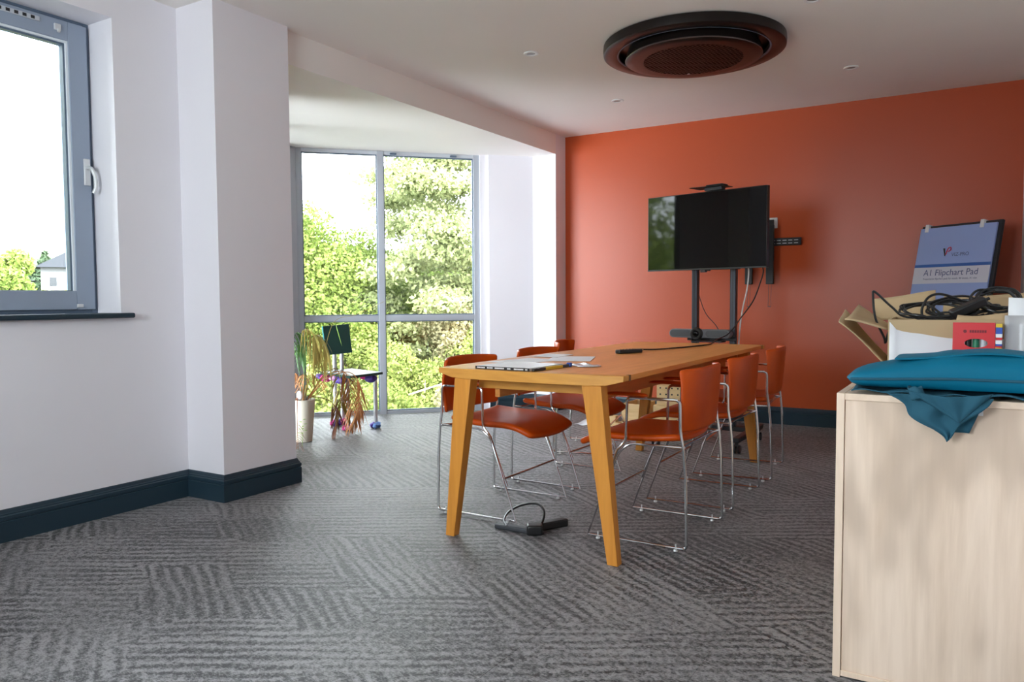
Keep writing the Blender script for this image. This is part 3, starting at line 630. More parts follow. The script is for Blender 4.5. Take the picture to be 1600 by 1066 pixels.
m=MB(); m.hexa([M_ for M_ in [(-.085,-.0272,-.165),(-.070,-.0272,-.165),(-.058,-.0272,-.222),(-.066,-.0272,-.222)]],[(-.085,-.0278,-.165),(-.070,-.0278,-.165),(-.058,-.0278,-.222),(-.066,-.0278,-.222)]); m.v=[FM@Vector(p) for p in m.v]; m.build('logo_mark_black',BLACK,pad,smooth=False)
m=MB(); m.tube([FM@Vector(p) for p in spline([(-.058,-.0275,-.212),(-.046,-.0275,-.170),(-.028,-.0275,-.160),(-.022,-.0275,-.178),(-.040,-.0275,-.190)],6)],.0035,6); m.build('logo_mark_red',RED,pad)
for x in (-.245,.185):
    FB(MB(),x-.014,-.033,-.035,x+.014,.014,.022).build('clip',WHITEP,ez,bevel=.003)
m=MB()
for x in (-.21,.22): m.tube([FM@Vector((x,.0,-.98)),(x*1.15,-.22-.13,-1.535)],.011,8)
m.build('front_legs',BLACKM,ez); MB().tube([(.0,.02,-.05),(.02,.12,-1.535)],.011,8).build('rear_leg',BLACKM,ez)
# ================================================================ CABINET
CX0,CX1,CY0,CY1,CZ=-.324,XR-.002,2.235,3.42,.783
cb_=thing('storage_cabinet','pale oak storage cabinet standing at the right with its side panel towards the camera','cabinet',(CX0,CY0,0))
w=CX1-CX0; d=CY1-CY0
MB().box(.0,0,.0,.020,d,CZ).build('front_edge_panel',PALEE,cb_,bevel=.001)
MB().box(.0215,.004,.020,w,.022,CZ-.018).build('side_panel',PALE,cb_,bevel=.001)
MB().box(.0205,.0,CZ-.0175,w,d,CZ).build('top_panel',wood('pale_oak_top',(.90,.71,.56),(.80,.62,.47),'Y',.5,.8),cb_,bevel=.001)
MB().box(.0205,.001,.004,w,d,.0195).build('bottom_panel',PALEE,cb_,bevel=.001)
MB().box(.0215,d-.02,.02,w,d,CZ-.018).build('far_panel',PALE,cb_,bevel=.001)
for k in range(2):
    dd=MB().box(-.018,.004+k*d/2,.01,-.0005,d/2-.002+k*d/2,CZ-.004).build('door',PALE,cb_,bevel=.0015) if False else None
# teal padded sleeve
def sleeve(u,v):
    a=2*math.pi*v; x=-.306+.548*u; 
    e0=min(1,u/.10); e0=math.sqrt(max(0,1-(1-e0)**2)); h=.020+.040*min(1,u/.45)-.006*max(0,(u-.8)/.2)
    zc=.812+.5*h; cy=2.355
    ca,sa_=math.cos(a),math.sin(a)
    wy=.125*(.55+.45*e0)
    yy=cy+wy*math.copysign(abs(ca)**.7,ca); zz=zc+(h*.9*e0+.004)*math.copysign(abs(sa_)**.75,sa_)
    if sa_<0: zz=max(zz,.803)
    return (x,yy,zz)
sv=MB().grid(sleeve,40,33); sv.add([sleeve(1,j/32) for j in range(32)],[tuple(range(32))]); sv.add([sleeve(0,j/32) for j in range(32)],[tuple(range(31,-1,-1))])
sl=sv.build('laptop_sleeve',TEAL); tag(sl,'bright teal padded laptop sleeve lying on top of the cabinet','laptop sleeve')
seamp=[(x,2.2285+.012*(1-min(1,(x+.306)/.06)),.822+.012*min(1,(x+.306)/.25)) for x in [-.29+.53*i/20 for i in range(21)]]
MB().tube(seamp,.0035,8).build('zip_seam',TEALD,sl)
# folded flap lying over the sleeve
def flap(u,v): 
    x=-.19+.43*u; return (x,2.262+.19*v,.868+.030*math.sin(math.pi*min(1,.12+.75*u))*(.55+.45*math.sin(math.pi*(.2+.6*v))) -.004*math.sin(9*u))
MB().grid(flap,24,10).build('front_pocket',TEAL,sl,solid=.007,sub=1)
# dark teal cloth under the sleeve, one corner hanging over the cabinet edge
def cloth_top(u,v):
    x=-.288+.53*u; y=2.228+.24*v; return (x,y,CZ+.0075+.0035*math.sin(31*u+4*v)+.003*math.sin(13*u-9*v)+.002)
cl=MB(); cl.grid(cloth_top,50,12); 
def hang(u,v):      # triangle pointing down
    xl=-.200+.134*v+.012*math.sin(9*v); xr=.036-.104*v+.006*math.sin(8*v); x=xl+(xr-xl)*u
    fold=.010*math.sin(3.2*math.pi*u+1.2*math.sin(3*v))*(1-.35*v)+.004*math.sin(11*u+5*v)
    z=CZ+.0085-.112*v-.0*u
    y=2.2255-.010-.010*min(1,v*5)+fold*.8
    return (x,min(y,2.230),z)
cl.grid(hang,36,22)
def swag(u,v):
    xl=-.155+.118*v; xr=.035-.070*v; x=xl+(xr-xl)*u
    return (x,2.198-.008*math.sin(math.pi*u)-.007*math.sin(5*math.pi*u)*(1-v),CZ+.022-.075*v-.012*math.sin(math.pi*u)*(1-v))
cl.grid(swag,26,14)
def tail(u,v): x=(-.02+.045*v)+(.055-.042*v)*u+.0*v; return (.020-.065*(1-u)-.034*v, 2.224-.003*math.sin(6*u), CZ+.006-.088*v)
cl.grid(tail,8,10)
def gather(u,v):
    a=2*math.pi*u; return (-.135+.016*math.cos(a)+.01*v,2.202+.012*math.sin(a),.812-.03*v+.004*math.sin(3*a))
cl.grid(gather,14,6)
ck=cl.build('draped_cloth',TEALD,solid=.0028); tag(ck,'dark teal jersey cloth with a corner hanging over the cabinet edge','cloth')
o=MB().box(-.014,2.2275,.746,.015,2.2285,.776).build('care_label',PAPER,ck,smooth=False)
# open cardboard box with flaps
bx=thing('cardboard_box','open cardboard box with torn white label and raised flaps, full of cables','box',(-.232,2.565,CZ+.001),R(2))
BW,BD,BH=.315,.36,.190
MB().box(0,0,0,BW,.005,BH).build('front_wall',CARD,bx)
m=MB(); n=16; top=[BH-.022-.028*min(1,max(0,(i/n-.0)/.35))-.012*math.sin(i*.9)*.3 for i in range(n+1)]
v=[(.004+(BW-.01)*i/n,-.0012,0.002) for i in range(n+1)]+[(.004+(BW-.01)*i/n,-.0012,top[i]+(.016 if i<1 else 0)) for i in range(n+1)]
m.add(v,[(i,i+1,n+2+i,n+1+i) for i in range(n)]); m.build('torn_label',CARDL,bx,solid=.001)
MB().box(0,.0055,0,.005,BD,BH).build('side_wall',CARD,bx); MB().box(BW-.005,.0055,0,BW,BD,BH).build('side_wall',CARD,bx); MB().box(.0055,BD-.005,0,BW-.0055,BD,BH).build('back_wall',CARD,bx); MB().box(.0055,.0055,.0,BW-.0055,BD-.0055,.004).build('base',CARD,bx)
def quad(name,a,b_,c,d_,mt,par,th=.004,wav=.006,nn=8):
    a,b_,c,d_=map(Vector,(a,b_,c,d_))
    def fn(u,v): 
        p=(a*(1-u)+b_*u)*(1-v)+(d_*(1-u)+c*u)*v; nrm=(b_-a).cross(d_-a).normalized(); return p+nrm*wav*math.sin(5*u+3*v)*v
    return MB().grid(fn,nn,nn).build(name,mt,par,solid=th)
quad('left_flap',(-.003,.01,BH-.03),(-.003,.31,BH-.03),(-.115,.36,BH+.035),(-.118,-.02,BH-.0),CARD,bx)
quad('torn_flap',(-.004,.06,.045),(-.004,.20,.06),(-.150,.24,BH+.02),(-.135,.02,BH-.012),CARD,bx,wav=.009)
quad('back_flap',(-.06,BD+.004,BH-.01),(BW*.38,BD+.004,BH-.01),(BW*.38,BD+.03,BH+.088),(-.07,BD+.03,BH+.060),CARD,bx)
quad('right_flap',(BW*.45,BD-.05,BH+.003),(BW+.10,BD-.05,BH+.003),(BW+.10,BD+.0,BH+.075),(BW*.46,BD+.0,BH+.070),CARD,bx)
quad('inner_flap',(.175,.012,BH-.01),(BW-.01,.012,BH-.01),(BW-.01,.03,BH+.016),(.180,.03,BH+.012),CARD,bx)
# cables tangled on top of the box
random.seed(11)
cables=[]
def coil(c,rx,ry,rz,turns,n,jit,tilt=0):
    pts=[]
    for i in range(n*turns):
        a=2*math.pi*i/n; k=1+random.uniform(-jit,jit)
        pts.append((c[0]+rx*k*math.cos(a),c[1]+ry*k*math.sin(a),c[2]+rz*random.uniform(-1,1)+tilt*math.sin(a)))
    return pts
def cable(name,pts,r,lab): tag(MB().tube(spline(pts,6),r,7).build(name,BLACK),lab,'cable','black cables piled on the cardboard box')
zt=CZ+BH
cable('power_cable',coil((-.110,2.72,zt+.028),.095,.07,.008,4,9,.16,.024),.0038,'black cable coiled loosely over the left half of the box')
cable('power_cable',coil((-.045,2.735,zt+.034),.085,.06,.010,4,9,.18,.026),.0036,'black cable coil in the middle of the box behind the red pack')
cable('power_cable',coil((.045,2.75,zt+.055),.062,.05,.014,5,8,.25,.030),.0038,'black cable bundle heaped highest at the right of the box')
cable('power_cable',[(-.075,2.70,zt+.012),(-.285,2.70,1.055),(-.282,2.70,1.053),(-.277,2.68,.97),(-.250,2.66,.912),(-.222,2.64,.955),(-.19,2.66,zt+.01)][0:1]+[(-.19,2.70,zt+.005),(-.235,2.70,1.01),(-.283,2.70,1.057),(-.289,2.70,1.045),(-.280,2.69,.975),(-.252,2.67,.915),(-.247,2.66,.90),(-.236,2.64,.935),(-.218,2.63,.965)],.0036,'black cable bent up in a sharp peak left of the box')
cable('power_cable',[(-.150,2.70,zt+.006),(-.150,2.70,zt+.035),(-.132,2.70,zt+.068),(-.098,2.70,zt+.076),(-.04,2.72,zt+.055),(.02,2.74,zt+.042),(.05,2.76,zt+.04)],.0040,'black cable arching above the coils in front of the flipchart')
cable('power_cable',[(.04,2.72,zt+.085),(.075,2.72,zt+.08),(.105,2.70,zt+.05),(.15,2.66,zt+.035),(.22,2.62,zt+.035)],.0046,'thick black cable trailing off the box towards the right wall')
pb=MB().box(-.05,-.016,-.013,.05,.016,.013).build('power_plug',BLACK,bevel=.005); pb.location=(-.028,2.655,zt+.036); pb.rotation_euler=(.2,-.45,.3); tag(pb,'black moulded plug lying on the cables over the box','plug')
MB().tube([(.05,0,0),(.062,0,0)],.005,8).build('strain_relief',BLACK,pb)
# red pack, clear sleeve, paper
rp=thing('marker_pack','bright red card pack of markers with an oval window on the box front','marker pack',(-.062,2.515,.878),R(-4))
def redf():
    m=MB(); W_,H_=.102,.090; cx,cz,a,b_=.057,.033,.028,.0125; n=32; v=[];f=[]
    for i in range(n):
        t=2*math.pi*i/n; v.append((cx+a*math.cos(t),0,cz+b_*math.sin(t)))
    for i in range(n):
        t=2*math.pi*i/n; c_,s_=math.cos(t),math.sin(t); k=min((W_-cx)/c_ if c_>1e-6 else 9,(cx)/-c_ if c_<-1e-6 else 9,(H_-cz)/s_ if s_>1e-6 else 9,cz/-s_ if s_<-1e-6 else 9); v.append((cx+k*c_,0,cz+k*s_))
    # add exact corners by widening: corner triangles
    for i in range(n): f.append((i,n+i,n+(i+1)%n,(i+1)%n))
    b0=len(v); cs=[(W_,0,H_),(0,0,H_),(0,0,0),(W_,0,0)]; v+=cs
    import itertools
    for k,(x,y,z) in enumerate(cs):
        best=None
        for i in range(n):
            p,q=v[n+i],v[n+(i+1)%n]
            if (abs(p[0]-x)<1e-6 and abs(q[2]-z)<1e-6 and abs(q[0]-x)>1e-6) or (abs(p[2]-z)<1e-6 and abs(q[0]-x)<1e-6 and abs(q[2]-z)>1e-6): best=i
        if best is not None: f.append((n+best,b0+k,n+(best+1)%n))
    m.add(v,f); return m
redf().build('front_card',RED,rp,solid=.0012,smooth=False)
MB().box(.0,.002,.0,.102,.028,.002).build('base_card',RED,rp); MB().box(.0,.002,.0,.0015,.028,.09).build('side_card',RED,rp); MB().box(.0,.002,.0885,.102,.028,.09).build('top_card',RED,rp)
for k,c_ in enumerate((mat('silver_pen',(.45,.52,.5),.3,.5),BLACK,mat('green_pen',(.02,.2,.1),.4),GREYL,PAPER)):
    MB().tube([(.018+.019*k,.016,.004),(.018+.019*k,.016,.086)],.008,12).build('marker_pen',c_,rp)
sidec=[(YEL,.078,.088),(BLUE,.060,.078),(PAPER,.050,.060),(RED,.043,.050),(PAPER,.032,.043),(BLUE,.027,.032),(RED,.022,.027),(YEL,.008,.022),(PAPER,0,.008)]
for c_,z0,z1 in sidec: MB().box(.1032,.0,z0,.118,.028,z1-.0004).build('side_flag',c_,rp,smooth=False)
m=MB(); m.lathe([(.0,0),(.0045,0),(.0045,.0004),(0,.0004)],(0,0,0),14,Matrix.Translation((.030,-.0008,.066))@MX,close=False)
for k in range(7): m.box(.041+k*.006,-.0012,.0625,.0455+k*.006,-.0007,.0695)
m.build('lettering',mat('dark_red_print',(.18,.0,.01),.5),rp,smooth=False)
cs=MB().grid(lambda u,v:(.062+.075*u,2.520+.012*math.sin(4*u)+.02*v,CZ+.02+.185*v),8,8).build('clear_pocket',mat('milky_plastic',(.50,.49,.50),.3),solid=.003); tag(cs,'milky plastic pocket standing right of the red pack','plastic pocket')
ps=MB().grid(lambda u,v:(.070+.165*u,2.56+.02*u,CZ+.05+(.205-.012*u)*v+.0*u),6,6).build('white_folder',PAPER,solid=.002); tag(ps,'white paper folder standing up at the right end of the box','folder')
o=MB().box(.105,2.45,CZ+.012,.21,2.5,CZ+.118).build('black_case',BLACK,bevel=.006); tag(o,'black case corner behind the teal sleeve at the picture edge','case')
# ================================================================ WOODEN BOXES beyond the table
def crate(name,lab,x,y,w_,d_,h_,rz,z=0,peg=False,cat='box'):
    c=thing(name,lab,cat,(x,y,z),R(rz)); t_=.012
    MB().box(-w_/2,-d_/2,0,w_/2,-d_/2+t_,h_).build('front_panel',PLY,c,bevel=.001); MB().box(-w_/2,d_/2-t_,0,w_/2,d_/2,h_).build('back_panel',PLY,c,bevel=.001)
    for s in (-1,1): MB().box(min(s*(w_/2),s*(w_/2-t_)),-d_/2+t_+.0005,0,max(s*(w_/2),s*(w_/2-t_)),d_/2-t_-.0005,h_).build('side_panel',PLY,c,bevel=.001)
    MB().box(-w_/2+t_+.0005,-d_/2+t_+.0005,0,w_/2-t_-.0005,d_/2-t_-.0005,t_).build('base_panel',PLY,c)
    if peg:
        MB().box(-w_/2,-d_/2,h_+.0003,w_/2,d_/2,h_+t_).build('lid',PLY,c,bevel=.001)
        for i in range(4):
            for j in range(3): MB().lathe([(.0,0),(.007,0),(.007,.0006),(0,.0006)],(0,0,0),10,Matrix.Translation((-w_/2+.03+i*.048,-d_/2,.04+j*.05))@MX,close=False).build('hole',BLACK,c)
    return c
crate('wooden_box','low open plywood box beneath the far end of the table, left of the table leg',-2.405,6.02,.17,.30,.185,-2)
crate('wooden_box','plywood box between the far table leg and the tan chair seat',-2.115,6.03,.24,.26,.185,2)
crate('wooden_crate','pale plywood crate with peg holes standing on the boxes beyond the table',-2.11,6.03,.20,.24,.150,2,z=.1855,peg=True)
crate('wooden_block_box','small shallow wooden tray on the floor in front of the left plywood box',-2.40,5.76,.18,.10,.045,-4)
ph=MB().box(-.045,-.022,0,.045,.022,.010).build('dark_handset',DGREY,bevel=.003); ph.location=(-2.38,5.76,.0455); ph.rotation_euler=(0,0,.1); tag(ph,'small dark handset lying on the wooden tray','phone')
o=crate('wooden_block','little upright wooden block on the floor left of the tray',-2.545,5.83,.055,.06,.085,0,cat='block')
pf=MB().grid(lambda u,v:(-2.85+.26*u,5.72+.30*v,.006+.055*abs(math.sin(3*u+2.2*v))*math.sin(math.pi*u)*math.sin(math.pi*v)+.004*math.sin(17*u)),16,16).build('plastic_wrap',mat('crumpled_wrap',(.72,.74,.78),.2,**{'Transmission Weight':.3}),solid=.002); tag(pf,'crumpled clear plastic wrap on the carpet beyond the table','plastic bag')
dark=MB().grid(lambda u,v:(-2.75+.10*u,6.02+.06*math.sin(5*u)+.1*v,.004+.19*v*(1-.4*u)),10,10).build('grey_bag',mat('blue_grey_bag',(.15,.18,.22),.5),solid=.01); tag(dark,'blue grey bag slumped beside the plywood boxes','bag')
# ================================================================ POWER STRIP with cable on the floor
pw=thing('power_strip','black power strip with its cable looped, lying on the carpet by the near chair','power strip',(0,0,0))
o=MB().box(-.10,-.022,0,.10,.022,.034).build('socket_bar',BLACK,pw,bevel=.006); o.location=(-1.655,3.05,.001); o.rotation_euler=(0,0,R(62))
o=MB().box(-.10,-.018,0,.10,.018,.022).build('adapter_bar',DGREY,pw,bevel=.006); o.location=(-1.765,2.945,.001); o.rotation_euler=(0,0,R(1))
o=MB().box(-.035,-.03,0,.035,.03,.045).build('adapter_block',BLACK,pw,bevel=.008); o.location=(-1.665,2.945,.001); o.rotation_euler=(0,0,R(30))
MB().tube(spline([(-1.80,2.93,.02),(-1.845,2.98,.03),(-1.86,3.05,.05),(-1.82,3.10,.075),(-1.745,3.11,.088),(-1.68,3.06,.075),(-1.655,3.0,.045),(-1.66,2.97,.03)],8),.0055,8).build('cord',BLACK,pw)
# ================================================================ ART CHAIR
AC=(-4.335,4.69)
at=thing('painted_chair','home made chair of dark green boards on grey tube legs with pink and purple feet','chair',(AC[0],AC[1],0),0)
def L(x,y,z=0): return (x-AC[0],y-AC[1],z)
# seat corners: left, near, right, far
SC=[(-4.585,4.575),(-4.125,4.43),(-4.115,4.80),(-4.575,4.93)]
m=MB(); m.hexa([L(x,y,.442) for x,y in SC],[L(x,y,.462) for x,y in SC]); m.build('seat',[GREENB],at,bevel=.002)
legs={'r':(-4.17,4.80),'n':(-4.26,4.61),'b1':(-4.50,4.72),'b2':(-4.50,4.88)}
legs=[(-4.185,4.785,.44,[PURP,LBLUE]),(-4.30,4.585,.44,[PINK,LPINK]),(-4.545,4.70,.80,[PINK,PURP]),(-4.56,4.80,.80,[BLUE,PINK])]
for x,y,h_,cs_ in legs:
    MB().tube([L(x,y,.03),L(x,y,h_)],.0165,16).build('leg',GREYTUBE,at)
    for k,c_ in enumerate(cs_):
        m=MB(); 
        for q in range(3): m.ell(L(x-.020+.032*k+.012*(q%2),y-.018+.016*q,.023+.012*(q%2)),.024,.024,.022,9,6,.18)
        m.build('foot_pompom',c_,at)
# back panel
bmx=Matrix.Translation(L(-4.478,4.665,.722))@Matrix.Rotation(R(60),4,'Z')@Matrix.Rotation(R(-7),4,'X')@Matrix.Rotation(R(-4),4,'Y')
bp=MB().box(-.108,-.015,-.118,.108,.015,.118,bmx).build('back_panel',GREENB,at,bevel=.002)
MB().box(-.1105,-.016,-.119,-.1082,.016,.119,bmx).build('edge_strip',GREENE,bp)
for (x,y,c1,c2) in ((-4.185,4.735,PURP,PINK),(-4.32,4.53,PURP,LPINK),(-4.545,4.60,PINK,PURP)):
    m=MB(); m.ell(L(x,y,.412),.055,.05,.034,10,7,.08); m.build('bracket',c1,at); m=MB(); m.ell(L(x-.06,y-.015,.424),.04,.035,.022,9,6,.1); m.build('bracket',c2,at)
# ================================================================ POTTED PALM
random.seed(5)
PX,PY=-4.262,4.075
pt=thing('potted_palm','tall tapered cream pot with a drooping palm of green and dried orange fronds','potted plant',(PX,PY,0))
MB().lathe([(.0,0),(.056,0),(.060,.004),(.068,.10),(.077,.20),(.084,.29),(.087,.312),(.084,.315),(.079,.312),(.077,.285),(0,.285)],n=40,close=False).build('pot',POT,pt)
MB().lathe([(0,.290),(.076,.290),(.076,.286),(0,.286)],n=24,close=False).build('soil',SOIL,pt)
def blade(m,p,d,l,w,droop=.5):
    d=Vector(d).normalized(); s=d.cross(Vector((0,0,1))); 
    if s.length<.1: s=Vector((1,0,0))
    s.normalize(); pts=[]
    for k in range(5):
        t=k/4; q=Vector(p)+d*l*t+Vector((0,0,-droop*l*t*t)); ww=w*(math.sin(math.pi*min(1,.12+.88*t)))**.8 if k<4 else .0005; pts.append((q-s*ww/2,q+s*ww/2))
    v=[x for pr_ in pts for x in pr_]; m.add(v,[(2*k,2*k+1,2*k+3,2*k+2) for k in range(4)])
def frond(name,pts,mt,stem,leaf,lw,n=22,droop=1.3,start=.25,zmin=None):
    P=spline(pts,8); k=len(P); m=MB(); m.tube(P,stem,6,r1=stem*.4)
    for i in range(n):
        t=start+(1-start)*i/n; q=P[min(k-2,int(t*(k-1)))]; d=(P[min(k-1,int(t*(k-1))+1)]-q).normalized(); side=d.cross(Vector((0,0,1))); side=side.normalized() if side.length>.05 else Vector((0,1,0))
        for s_ in (-1,1):
            dd=(d*.6+side*s_*random.uniform(.5,1)+Vector((0,0,random.uniform(-.2,.25))))
            l=leaf*random.uniform(.7,1.1)*(1-.4*t); dr=droop
            if zmin is not None: dr=min(dr,max(0,(q.z-zmin)/l-.1))
            blade(m,q,dd,l,lw,dr)
    return m.build(name,mt,pt,smooth=False)
def PL(x,y,z): return (x-PX,y-PY,z)
# green fronds arching up and over to the left
frond('green_frond',[(0,0,.29),(.01,.01,.55),(-.02,.02,.76),(-.10,.04,.80),(-.16,.05,.70)],FROND,.004,.22,.014,16,1.6)
frond('green_frond',[(0,0,.29),(.0,.02,.55),(-.02,.02,.78),(.03,.03,.83),(.09,.05,.74),(.10,.06,.62)],FRONDY,.004,.20,.008,20,1.5,.45)
frond('green_frond',[(.01,.01,.29),(.03,.04,.55),(.03,.05,.72),(.08,.08,.79),(.13,.10,.70),(.15,.11,.58)],FRONDY,.004,.20,.007,20,1.5,.45)
frond('green_frond',[(.0,.0,.29),(-.03,.0,.5),(-.05,.0,.66),(-.03,.01,.72),(.04,.02,.66)],FROND,.0035,.18,.008,16,1.2,.4)
# dried bunch rising from the pot
for k in range(5):
    a=R(-40+55*k); frond('dry_frond',[(0,0,.28),(.03*math.cos(a),.03*math.sin(a),.40),(.07*math.cos(a),.07*math.sin(a),.50),(.11*math.cos(a),.11*math.sin(a),.44+.03*(k%2))],(DRY,FRONDY)[k%2],.0045,.10,.008,8,1.1,.3)
# dried fronds reaching over to the chair and hanging down
frond('dry_frond',[(.02,.02,.30),PL(-4.20,4.20,.45),PL(-4.18,4.34,.50),PL(-4.17,4.44,.47),PL(-4.17,4.50,.30),PL(-4.17,4.50,.15)],DRY,.005,.22,.010,30,1.0,.55,.03)
frond('dry_frond',[(.01,.02,.30),PL(-4.22,4.22,.46),PL(-4.22,4.36,.52),PL(-4.24,4.44,.45),PL(-4.25,4.45,.30),PL(-4.25,4.46,.20)],FRONDY,.005,.22,.010,26,1.0,.55,.03)
frond('dry_frond',[(.02,.01,.30),PL(-4.16,4.20,.45),PL(-4.10,4.34,.50),PL(-4.06,4.42,.46),PL(-4.04,4.46,.33),PL(-4.08,4.46,.18),PL(-4.14,4.44,.07)],DRY,.005,.16,.010,26,.9,.55,.03)
frond('dry_frond',[(.02,.0,.30),PL(-4.20,4.12,.33),PL(-4.15,4.25,.28),PL(-4.14,4.30,.15),PL(-4.16,4.28,.06)],DRY2,.004,.14,.008,16,.8,.55,.01)
frond('dry_frond',[(-.03,-.05,.30),PL(-4.17,3.93,.34),PL(-4.07,3.83,.24),PL(-4.01,3.775,.10),PL(-3.97,3.745,.02)],DRY2,.004,.09,.007,12,.6,.6,.006)
frond('dry_frond',[(-.01,-.02,.29),PL(-4.28,4.3,.36),PL(-4.38,4.38,.40),PL(-4.42,4.40,.36)],DRY,.004,.10,.008,10,.8,.4)
MB().tube([(.03,-.02,.28),(.085,-.035,.345)],.005,8).build('cane',BLACK,pt)
MB().tube(spline([PL(-4.22,4.1,.3),PL(-4.28,4.3,.6),PL(-4.35,4.50,.87),PL(-4.22,4.62,.93),PL(-4.05,4.75,1.03)],8),.0025,6,r1=.0012).build('long_stem',FRONDY,pt)
m=MB(); blade(m,PL(-4.455,4.632,.835),(.12,.25,-1),.17,.016,0); m.build('fallen_leaf',mat('fresh_leaf',(.30,.50,.08),.5),pt,solid=.0015)
m=MB(); m.ell((.028,-.062,.350),.034,.012,.036,16,10); tag(m.build('round_ornament',mat('pearly_disc',(.36,.30,.29),.3,.3),pt),'pearly round disc')
# weeds seen at the left of the pot and a little plant by the bay skirting
sp=thing('small_plant','small green sprig growing low by the foot of the bay wall behind the near chair','plant',(-3.93,5.62,0))
MB().lathe([(0,0),(.045,0),(.055,.06),(.05,.062),(0,.055)],n=20,close=False).build('pot',WHITEP,sp)
m=MB()
for k in range(16): a=k*2.4; blade(m,(0,0,.05),(math.cos(a),math.sin(a),.6+.5*random.random()),.15,.02,.4)
m.build('leaves',FROND,sp,smooth=False)
sg=thing('seedling','tiny bright green sprig at the base of the cream pot','plant',(-4.13,3.93,0))
m=MB()
for k in range(12): a=k*2.4; m.tube([(0,0,0),(.01,0,.1)],.0015,5) if k==0 else blade(m,(.01*math.cos(a),.01*math.sin(a),.08+.01*k),(math.cos(a),math.sin(a),.3),.035,.02,.3)
m.build('leaves',mat('lime_leaf',(.30,.55,.06),.5),sg,smooth=False)
# ================================================================ OUTSIDE: trees, shrubs, houses
rng=np.random.default_rng(3)
def leafmat(name,c1,c2):
    m=mat(name,c1,.6,spec=.2); t,b=nodes(m); g=N(t,'ShaderNodeNewGeometry'); n=N(t,'ShaderNodeTexNoise',Scale=1.1,Detail=3.0); t.links.new(g.outputs['Position'],n.inputs['Vector'])
    w_=N(t,'ShaderNodeTexWhiteNoise'); w_.noise_dimensions='3D'; s_=N(t,'ShaderNodeVectorMath',operation='SNAP'); s_.inputs[1].default_value=(.12,.12,.12); t.links.new(g.outputs['Position'],s_.inputs[0]); t.links.new(s_.outputs[0],w_.inputs[0])
    f=math_(t,'ADD',math_(t,'MULTIPLY',n.outputs[0],.7),math_(t,'MULTIPLY',w_.outputs[0],.35)); mr=N(t,'ShaderNodeMapRange'); mr.inputs[1].default_value=.25; mr.inputs[2].default_value=.8; t.links.new(f,mr.inputs[0])
    t.links.new(mixc(t,mr.outputs[0],c1,c2),b.inputs['Base Color'])
    # leaves let light through
    tl=N(t,'ShaderNodeBsdfTranslucent'); mx=N(t,'ShaderNodeMixShader'); mx.inputs[0].default_value=.35; o=t.nodes['Material Output']
    t.links.new(mixc(t,mr.outputs[0],c1,c2),tl.inputs[0]); t.links.new(b.outputs[0],mx.inputs[1]); t.links.new(tl.outputs[0],mx.inputs[2]); t.links.new(mx.outputs[0],o.inputs[0]); return m
LEAF1=leafmat('fresh_leaves',(.085,.135,.022),(.25,.31,.075)); LEAF2=leafmat('pine_needles',(.14,.175,.065),(.34,.36,.17)); LEAF3=leafmat('shrub_leaves',(.10,.14,.025),(.27,.31,.09)); LEAF4=leafmat('dry_shrub',(.20,.19,.09),(.38,.34,.20)); LEAFD=leafmat('dark_conifer',(.02,.04,.02),(.05,.08,.04))
BARK=mat('bark',(.09,.065,.05),.9)
def leaves(centres,radii,n,size,aspect=.6,flat=0.0,shell=.55):
    C=np.array(centres,float); Rr=np.array(radii,float); 
    if Rr.ndim==1: Rr=np.repeat(Rr[:,None],3,1)
    vol=Rr.prod(1)**(2/3); idx=rng.choice(len(C),n,p=vol/vol.sum())
    d=rng.normal(size=(n,3)); d/=np.linalg.norm(d,axis=1)[:,None]; rad=(shell+(1-shell)*rng.random(n))[:,None]
    p=C[idx]+d*Rr[idx]*rad
    a=rng.normal(size=(n,3)); a[:,2]*=(1-flat); a/=np.linalg.norm(a,axis=1)[:,None]; b=np.cross(a,d+rng.normal(size=(n,3))*.6); b/=np.linalg.norm(b,axis=1)[:,None]+1e-9
    s=(size*(.6+.8*rng.random(n)))[:,None]
    V=np.stack([p-a*s,p+b*s*aspect,p+a*s,p-b*s*aspect],1).reshape(-1,3); F=np.arange(4*n).reshape(-1,4)
    return V,F
def npmesh(name,V,F,mt,parent=None,kind=None):
    me=bpy.data.meshes.new(name); n=len(F); me.vertices.add(len(V)); me.vertices.foreach_set('co',V.astype(np.float32).ravel()); me.loops.add(4*n); me.loops.foreach_set('vertex_index',F.astype(np.int32).ravel()); me.polygons.add(n); me.polygons.foreach_set('loop_start',np.arange(0,4*n,4,dtype=np.int32)); me.polygons.foreach_set('loop_total',np.full(n,4,dtype=np.int32)); me.update(calc_edges=True); me.materials.append(mt)
    o=bpy.data.objects.new(name,me); COL.objects.link(o)
    if parent: o.parent=parent
    if kind: o['kind']=kind
    return o
def tree(name,lab,x,y,blobs,mt,n,size,group=None,trunk=.14,cat='tree',branches=True,shell=.5):
    z0=gz(x,y); t_=thing(name,lab,cat,(x,y,z0),0,group)
    top=max(b_[2] for b_ in blobs); m=MB(); m.tube([(0,0,-.1),(.05,.02,(top-z0)*.5),(.0,.0,(top-z0)*.95)],trunk,8,r1=trunk*.25)
    if branches:
        for b_ in blobs:
            h0=max(.3,(b_[2]-z0)*.75); m.tube([(0,0,h0),((b_[0]-x)*.6,(b_[1]-y)*.6,(b_[2]-z0)*.92),(b_[0]-x,b_[1]-y,b_[2]-z0)],trunk*.28,6,r1=trunk*.1)
    m.build('trunk',BARK,t_)
    V,F=leaves([b_[:3] for b_ in blobs],[b_[3:6] if len(b_)>4 else (b_[3],)*3 for b_ in blobs],n,size,shell=shell); V=V-np.array([x,y,z0]); npmesh('foliage',V,F,mt,t_,'stuff'); return t_
